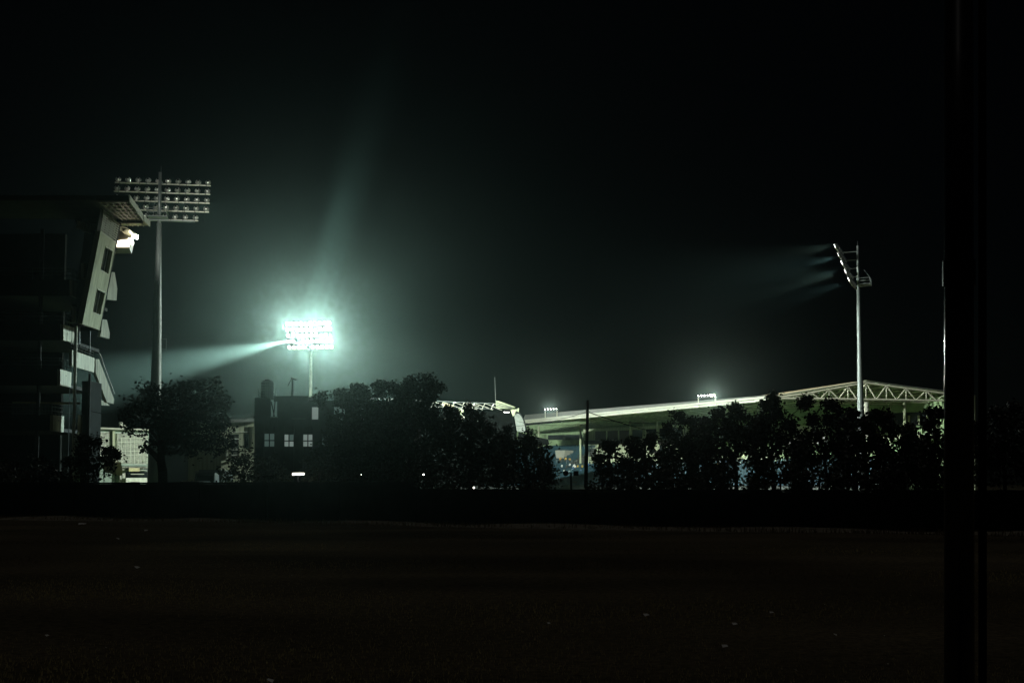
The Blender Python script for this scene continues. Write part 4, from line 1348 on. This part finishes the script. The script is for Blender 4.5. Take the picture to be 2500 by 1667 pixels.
G_R = 'leafy trees along the wall before the pavilion stand'
right_trees = [
    ('small leafy tree just right of the utility pole', 62, [(1490, 1100, 20), (1468, 1132, 22), (1508, 1140, 26), (1480, 1165, 24), (1478, 1090, 10)], 1488),
    ('bushy tree second to the right of the utility pole', 66, [(1545, 1088, 16), (1580, 1102, 26), (1556, 1126, 34), (1602, 1136, 34), (1570, 1165, 34), (1592, 1072, 9)], 1575),
    ('wide tree with long upright sprigs below the flaring roof floodlight', 68, [(1662, 1024, 15), (1692, 1032, 14), (1640, 1062, 24), (1680, 1075, 33), (1722, 1066, 34), (1648, 1110, 38), (1700, 1125, 44), (1745, 1108, 34), (1670, 1160, 38), (1722, 1030, 13)], 1690),
    ('tree crossing the bright roof edge left of the gable truss', 64, [(1787, 1000, 14), (1800, 1030, 23), (1768, 1050, 23), (1832, 1048, 28), (1790, 1085, 38), (1845, 1096, 36), (1772, 1135, 38), (1752, 1010, 8)], 1795),
    ('tallest leafy tree, its tip touching the left corner of the gable truss', 63, [(1887, 972, 9), (1866, 990, 12), (1880, 1008, 23), (1906, 1022, 23), (1868, 1048, 28), (1917, 1055, 28), (1888, 1092, 34), (1935, 1112, 32), (1878, 1160, 30), (1960, 985, 8)], 1885),
    ('tree with ragged top below the middle of the gable truss', 65, [(1965, 978, 8), (2024, 990, 13), (2046, 1000, 13), (1992, 1032, 18), (2030, 1036, 24), (2062, 1042, 18), (1980, 1085, 32), (2030, 1092, 40), (2065, 1120, 38), (1995, 1145, 38)], 2015),
    ('tree wrapped round the foot of the side on floodlight mast', 60, [(2082, 1012, 11), (2106, 1046, 20), (2145, 1062, 28), (2090, 1078, 28), (2130, 1112, 42), (2100, 1152, 38)], 2115),
    ('dark tree between the side on mast and the glossy black pole', 61, [(2160, 1017, 9), (2136, 1012, 7), (2186, 1052, 22), (2228, 1062, 22), (2200, 1096, 38), (2242, 1110, 38), (2190, 1152, 36), (2245, 1168, 26)], 2205),
    ('narrow tree immediately left of the glossy black pole', 60, [(2272, 1006, 9), (2294, 1006, 7), (2270, 1042, 18), (2292, 1080, 28), (2282, 1130, 36)], 2282),
    ('dim tree beyond the glossy black pole at the edge of view', 62, [(2420, 1022, 22), (2472, 1012, 28), (2440, 1070, 42), (2490, 1080, 44), (2402, 1100, 28), (2450, 1142, 46), (2520, 1140, 46), (2382, 1048, 16), (2378, 1095, 26), (2385, 1155, 34)], 2450),
]
for i, (lab, Y, bl, tx) in enumerate(right_trees):
    bl = [(a_, b_ + 7, c_ * 0.80) for a_, b_, c_ in bl]
    tree('leafy_tree', lab, 'tree', Y, bl, [(tx, 1180), (tx + 3, 1160), (tx - 2, 1120), (tx, 1085)], 0.20, 'leafb', 1.35, G_R, sprigs=2, seed=30 + i, tr=0.12)

back_trees = [
    ('low broad tree behind the two trees right of the utility pole', 74, [(1530, 1160, 36), (1625, 1125, 30), (1622, 1170, 36)], 1575),
    ('low broad tree behind the wide tree with upright sprigs', 74, [(1700, 1090, 34), (1742, 1085, 28), (1700, 1165, 30), (1745, 1150, 34), (1765, 1180, 26)], 1725),
    ('low broad tree behind the tree crossing the roof edge', 72, [(1845, 1070, 32), (1850, 1120, 34), (1848, 1165, 30), (1860, 1030, 18)], 1848),
    ('low broad tree between the tallest tree and the ragged topped one', 72, [(1945, 1060, 28), (1955, 1100, 36), (1950, 1150, 40), (1960, 1190, 26)], 1952),
    ('low broad tree left of the side on floodlight mast', 70, [(2072, 1075, 30), (2070, 1110, 38), (2066, 1160, 40), (2040, 1180, 30)], 2068),
    ('low broad tree right of the side on floodlight mast', 70, [(2160, 1085, 32), (2165, 1130, 40), (2160, 1170, 36)], 2162),
    ('low broad tree just left of the glossy black pole and its neighbour', 68, [(2250, 1080, 32), (2252, 1130, 40), (2262, 1175, 34)], 2255),
]
for i, (lab, Y, bl, tx) in enumerate(back_trees):
    bl = [(a_, b_ + 10, c_ * 0.95) for a_, b_, c_ in bl]
    tree('leafy_tree', lab, 'tree', Y, bl, [(tx, 1180), (tx + 2, 1165), (tx - 2, 1130), (tx, 1100)], 0.22, 'leafa', 2.3, G_R, sprigs=1, seed=130 + i, tr=0.12)

G_C = 'tall dark trees beside the flat roofed building'
mid_trees = [
    ('feathery dark tree covering the right half of the flat roofed building', 72, [(785, 978, 8), (830, 975, 13), (870, 966, 15), (850, 1010, 34), (902, 990, 24), (880, 1050, 44), (832, 1060, 33), (850, 1120, 48), (912, 1112, 44), (800, 1115, 40)], 860),
    ('tallest feathery dark tree left of the lit lattice roof', 75, [(930, 957, 14), (960, 968, 19), (1000, 953, 20), (1040, 946, 18), (1066, 960, 12), (980, 1002, 38), (1040, 1008, 38), (955, 1060, 48), (1030, 1072, 48), (1072, 1042, 28), (990, 1132, 52)], 1000),
    ('dense black tree under the lit lattice roof', 73, [(1100, 1028, 22), (1150, 1024, 24), (1190, 1040, 22), (1110, 1072, 42), (1170, 1082, 42), (1130, 1140, 52), (1202, 1130, 48), (1225, 1090, 34), (1060, 1110, 42)], 1150),
    ('rounded black tree left of the blue seats and tunnel mouth', 70, [(1232, 1078, 22), (1280, 1088, 25), (1318, 1102, 25), (1262, 1132, 42), (1318, 1147, 36), (1338, 1172, 26), (1232, 1165, 36), (1300, 1180, 30)], 1285),
]
for i, (lab, Y, bl, tx) in enumerate(mid_trees):
    tree('dark_tree', lab, 'tree', Y, bl, [(tx, 1180), (tx + 2, 1150), (tx - 3, 1110), (tx, 1070)], 0.20, 'leafa', 1.7, G_C, sprigs=3 if i < 2 else 1, seed=60 + i, tr=0.2)

G_S = 'dark shrubs behind the boundary wall'
shrubs = [
    ('spreading shrub with loose sprays before the leaning grandstand', 60, [(205, 1092, 16), (232, 1098, 18), (262, 1114, 11), (222, 1128, 22), (250, 1150, 22), (212, 1160, 24), (283, 1114, 5), (190, 1122, 18), (170, 1160, 26)], 215, 0.8),
    ('dark shrub heap at the foot of the beige building', 62, [(600, 1112, 20), (575, 1132, 22), (622, 1130, 26), (560, 1160, 26), (610, 1165, 30)], 595, 1.2),
    ('dark shrub below the lit tube lamp', 64, [(660, 1140, 32), (690, 1172, 20), (640, 1170, 26)], 655, 1.3),
    ('dark shrub right of the lit tube lamp', 64, [(775, 1135, 32), (795, 1165, 28), (755, 1175, 18)], 778, 1.3),
    ('low dark shrub between the tall trees right of the tube lamp', 66, [(940, 1160, 32), (900, 1170, 24)], 925, 1.3),
    ('low dark shrub under the dense black tree', 66, [(1080, 1165, 34), (1180, 1185, 30), (1130, 1190, 26), (1040, 1185, 26)], 1090, 1.3),
    ('low dark shrub under the tree with ragged top', 57, [(2030, 1175, 28), (1960, 1185, 22)], 2000, 1.1),
    ('low dark shrub at the foot of the side on floodlight mast', 57, [(2130, 1175, 26), (2180, 1185, 20)], 2150, 1.1),
    ('low dark shrub left of the bright grass patch', 56, [(1720, 1180, 24), (1650, 1186, 20)], 1690, 1.1),
    ('sparse shrub at the foot of the utility pole', 58, [(1465, 1185, 15), (1440, 1190, 10), (1500, 1184, 18)], 1470, 0.9),
    ('full dark shrub right of the twin headed lamp post', 58, [(1530, 1180, 30), (1575, 1190, 24)], 1545, 1.2),
    ('full dark shrub under the wide tree with upright sprigs', 58, [(1640, 1165, 34), (1690, 1185, 26), (1605, 1170, 28)], 1640, 1.2),
    ('full dark shrub under the tree crossing the roof edge', 58, [(1770, 1160, 36), (1830, 1190, 22), (1740, 1165, 28)], 1770, 1.2),
    ('full dark shrub under the tallest leafy tree', 58, [(1900, 1155, 36), (1950, 1165, 32), (1860, 1190, 18)], 1905, 1.2),
    ('full dark shrub between the side on mast and glossy pole', 57, [(2080, 1150, 38), (2230, 1140, 40), (2290, 1160, 36), (2180, 1150, 36)], 2200, 1.2),
    ('low dark shrub at the outer edge of the rounded black tree', 62, [(1330, 1190, 22), (1250, 1180, 30)], 1300, 1.3),
    ('dark shrub between the two feathery trees', 64, [(860, 1165, 34), (1000, 1170, 34), (1050, 1150, 30)], 955, 1.3),
    ('dark shrub mass below the stacked balconies', 60, [(40, 1160, 36), (100, 1150, 36), (130, 1172, 28), (-20, 1150, 40)], 80, 1.2),
]
for i, (lab, Y, bl, tx, dn) in enumerate(shrubs):
    tree('shrub', lab, 'shrub', Y, bl, [(tx, 1182), (tx, 1172), (tx + 2, 1158)], 0.17, 'leafb' if i % 2 else 'leafa', dn, G_S, sprigs=2 if i == 0 else 0, seed=90 + i, tr=0.06)

# ------------------------------------------------------------------ poles, cables, lamps, vehicles
def utility_pole():
    Y = 70
    b, t = ground(1428, Y), P(1435, 977, Y)
    root = thing('utility_pole', 'plain dark timber utility pole carrying cables before the blue seats', 'pole', b)
    part('post', MB().tube(b, t, 0.135, 0.088, 10), M['wood'], root, True)
    q = P(1432, 977, Y)
    part('conduit', MB().tube(P(1431.5, 1012, Y - .12), P(1432.5, 976, Y - .10), 0.02, n=5), M['steel'], root)
    part('bracket', MB().box(P(1433, 1005, Y - .14), (0.16, 0.08, 0.06)), M['steel'], root)
    def cable(label, p0, p1, sag, r=0.022):
        pts = []
        for k in range(17):
            s = k / 16
            p = p0.lerp(p1, s)
            p.z -= sag * 4 * s * (1 - s)
            pts.append(p)
        o = solo('cable', MB().path(pts, [r] * 17, 5), M['black'], label, 'cable', 'overhead cables')
    top = P(1438, 1006, Y)
    cable('thick cable sloping down right from the utility pole into the leafy trees', top, P(1662, 1066, 74), 0.15, 0.028)
    cable('cable running left from the utility pole to the curved end wall', P(1430, 1006, Y), P(1250, 1039, 110), 0.25, 0.022)
    cable('thin level cable across the olive roof underside', P(1437, 1021, Y), P(1670, 1032, 78), 0.15, 0.014)
    cable('thin cable across the blue seats left of the utility pole', P(1430, 1035, Y), P(1262, 1028, 100), 0.2, 0.014)
    cable('thin low cable right of the utility pole before the press box', P(1436, 1099, Y), P(1520, 1104, 72), 0.05, 0.014)
    cable('overhead cable from the leaning grandstand to the round tree', P(222, 1003, 93), P(330, 1016, 68), 0.1, 0.022)
    cable('overhead cable from the round tree to the dark flat roofed building', P(525, 1025, 72), P(622, 1018, 92), 0.12, 0.022)

utility_pole()

def twin_post():
    Y = 64
    root = thing('twin_lamp_post', 'short black post with two box heads on a crossbar before the blue seats', 'lamp post', ground(1394, Y))
    part('post', MB().tube(ground(1394, Y), P(1394, 1153, Y), 0.045, n=8), M['black'], root)
    part('crossbar', MB().tube(P(1378, 1155.5, Y), P(1410, 1155.5, Y), 0.03, n=6), M['black'], root)
    c = P(1381, 1155, Y)
    part('round_head', MB().lathe([(0.08, -0.12), (0.15, -0.06), (0.16, 0.02), (0.15, 0.07)], 12, 'Y', c), M['black'], root)
    c = P(1406, 1155.5, Y)
    part('box_head', MB().box(c, (0.28, 0.2, 0.24)), M['black'], root)
    part('visor', MB().box(c + Vector((0, -0.14, 0.13)), (0.30, 0.16, 0.02)), M['black'], root)

twin_post()

def small_lamps():
    Y = 63
    root = thing('tube_lamp', 'glowing white tube lamp on a bracket among the dark shrubs', 'lamp', P(727, 1156, Y))
    a, b = P(714, 1157.5, Y), P(742, 1157, Y)
    part('tube', MB().tube(a, b, 0.045, n=8), M['tube'], root)
    part('reflector', MB().frame(a + Vector((-.05, .05, 0.05)), b - a + Vector((.1, 0, 0)), (0, 0.12, 0), (0, 0, 0.05)), M['white'], root)
    part('bracket', MB().tube(P(728, 1156, Y + .15), ground(728, Y + .15), 0.03, n=6), M['black'], root)
    d = bpy.data.lights.new('tube_glow', 'POINT'); d.energy = 6; d.shadow_soft_size = 0.1
    lo = bpy.data.objects.new('tube_glow', d); col.objects.link(lo); lo.parent = root; lo.location = (0, -0.15, -0.12)
    for px, py, s, lab in ((882, 1158, 0.018, 'faint point lamp in the trees right of the tube lamp'),
                           (1034, 1158, 0.035, 'bright point lamp low under the tallest feathery tree'),
                           (1157, 1190, 0.04, 'pale point lamp low under the dense black tree')):
        p = P(px, py, 56)
        rt = thing('point_lamp', lab, 'lamp', p, 0, 'small lamps among the trees')
        part('bulb', MB().lathe([(s * .4, -s), (s, -s * .3), (s, s * .3), (s * .4, s)], 10, 'Z', p), M['tube'], rt, True)
        part('cap', MB().lathe([(s * .5, s * .98), (s * .6, s * 1.6)], 8, 'Z', p), M['black'], rt)
        part('stem', MB().tube(p + Vector((0, .06, s)), (p.x, p.y + .06, 0), 0.015, n=5), M['black'], rt)

small_lamps()

def near_poles():
    Y = 7.6
    r = 34.5 / FPX * Y
    lo, hi = P(2342, 1760, Y), P(2340, -160, Y)           # it leans a little
    ax = (hi - lo).normalized()
    foot = lo - ax * (lo.z / ax.z)
    root = thing('black_pole', 'thick glossy black pole close by with a bright reflected edge', 'pole', foot)
    part('shaft', MB().tube(foot - ax * 0.3, hi, r, r, 64), M['mast'], root, True)
    c = foot + ax * ((P(2306, 668, Y).z - foot.z) / ax.z)
    part('clamp', MB().tube(c - ax * .085, c + ax * .085, r + .012, n=48), M['mast'], root)
    lo, hi = P(2399, 1700, 8.4), P(2398, -160, 8.4)
    ax = (hi - lo).normalized()
    foot = lo - ax * (lo.z / ax.z)
    rt = thing('slim_black_post', 'slim matt black post standing just right of the thick glossy pole', 'post', foot)
    part('shaft', MB().tube(foot - ax * 0.3, hi, 9.5 / FPX * 8.4, n=20), M['void'], rt, True)
    part('foot_plate', MB().box(foot + Vector((0, 0, .02)), (.16, .16, .04)), M['black'], rt)
    # a ribbed lit pipe beyond, between the trees
    p0, p1 = P(2377, 1026, 150), P(2379, 966, 150)
    rt = thing('ribbed_pipe', 'pale ribbed vent pipe lit among the trees beyond the black pole', 'pipe', (p0.x, p0.y, 0))
    part('pipe', MB().tube((p0.x, p0.y, 0), p1, 0.16, n=10), M['cream'], rt)
    part('collar', MB().tube(p1 - Vector((0, 0, .1)), p1 + Vector((0, 0, .08)), 0.21, n=10), M['cream'], rt)

near_poles()

def vehicles():
    # van and truck parked in the yard behind the round tree
    Y = 104
    c = ground(500, Y)
    root = thing('parked_truck', 'dark truck parked in the yard right of the round tree trunk', 'truck', c)
    w, h = 1.9, 2.75
    part('cab', MB().slab([(c.x - w / 2, c.y, .55), (c.x + w / 2, c.y, .55), (c.x + w / 2, c.y - .02, 1.55), (c.x + w * .46, c.y + .25, h), (c.x - w * .46, c.y + .25, h), (c.x - w / 2, c.y - .02, 1.55)], (0, 1.6, 0)), M['carpaint'], root)
    part('windscreen', MB().slab([(c.x - w * .43, c.y + .02, 1.65), (c.x + w * .43, c.y + .02, 1.65), (c.x + w * .39, c.y + .16, 2.5), (c.x - w * .39, c.y + .16, 2.5)], (0, -.03, 0)), M['glass'], root)
    part('cargo_box', MB().box((c.x, c.y + 4.2, 1.9), (2.1, 4.6, 2.3)), M['carpaint'], root)
    part('bumper', MB().box((c.x, c.y - .1, .55), (2.0, .2, .28)), M['steel'], root)
    part('roof_bar', MB().tube((c.x - .9, c.y + .3, 2.85), (c.x + .9, c.y + .3, 2.85), .05, n=6), M['steel'], root)
    for sx in (-1, 1):
        part('headlight', MB().lathe([(.13, 0), (.13, -.06)], 10, 'Y', (c.x + sx * .7, c.y - .03, .95)), M['glass'], root)
        part('mirror', MB().box((c.x + sx * 1.12, c.y - .05, 1.9), (.16, .08, .34)), M['black'], root)
        for dy in (.7, 5.2):
            wv = MB()
            wv.tube((c.x + sx * .75, c.y + dy, .45), (c.x + sx * .98, c.y + dy, .45), .45, n=16)
            part('wheel', wv, M['black'], root)
    c = ground(466, 92)
    root = thing('parked_van', 'small pale roofed van parked behind the wall by the round tree', 'van', c)
    prof = [(-.85, .35), (.85, .35), (.85, 1.05), (.72, 1.85), (.5, 1.98), (-.5, 1.98), (-.72, 1.85), (-.85, 1.05)]
    part('body', MB().slab([(c.x + a, c.y, z) for a, z in prof], (0, 3.9, 0)), M['carpaint'], root)
    part('windscreen', MB().slab([(c.x - .72, c.y - .01, 1.1), (c.x + .72, c.y - .01, 1.1), (c.x + .62, c.y - .01, 1.78), (c.x - .62, c.y - .01, 1.78)], (0, -.02, 0)), M['glass'], root)
    part('roof_trim', MB().tube((c.x - .7, c.y, 1.95), (c.x + .7, c.y, 1.95), .03, n=5), M['white'], root)
    for sx in (-1, 1):
        part('headlight', MB().box((c.x + sx * .6, c.y - .02, .8), (.26, .06, .16)), M['white'], root)
        for dy in (.7, 3.1):
            part('wheel', MB().tube((c.x + sx * .62, c.y + dy, .32), (c.x + sx * .84, c.y + dy, .32), .32, n=14), M['black'], root)

vehicles()

# ------------------------------------------------------------------ night haze over the whole place
def haze():
    mb = MB()
    mb.frame((-170, -14, -1.0), (340, 0, 0), (0, 400, 0), (0, 0, 49.5))
    m = bpy.data.materials.new('night_haze')
    m.use_nodes = True
    nt = m.node_tree
    nt.nodes.clear()
    out = nt.nodes.new('ShaderNodeOutputMaterial')
    v = nt.nodes.new('ShaderNodeVolumePrincipled')
    v.inputs['Color'].default_value = (0.66, 1.0, 0.92, 1)
    v.inputs['Density'].default_value = HAZE_DENS
    v.inputs['Anisotropy'].default_value = 0.94
    nt.links.new(v.outputs[0], out.inputs['Volume'])
    o = link('haze', mb.mesh('haze', m))
    tag(o, 'thin night haze glowing round the floodlights', kind='stuff')

haze()
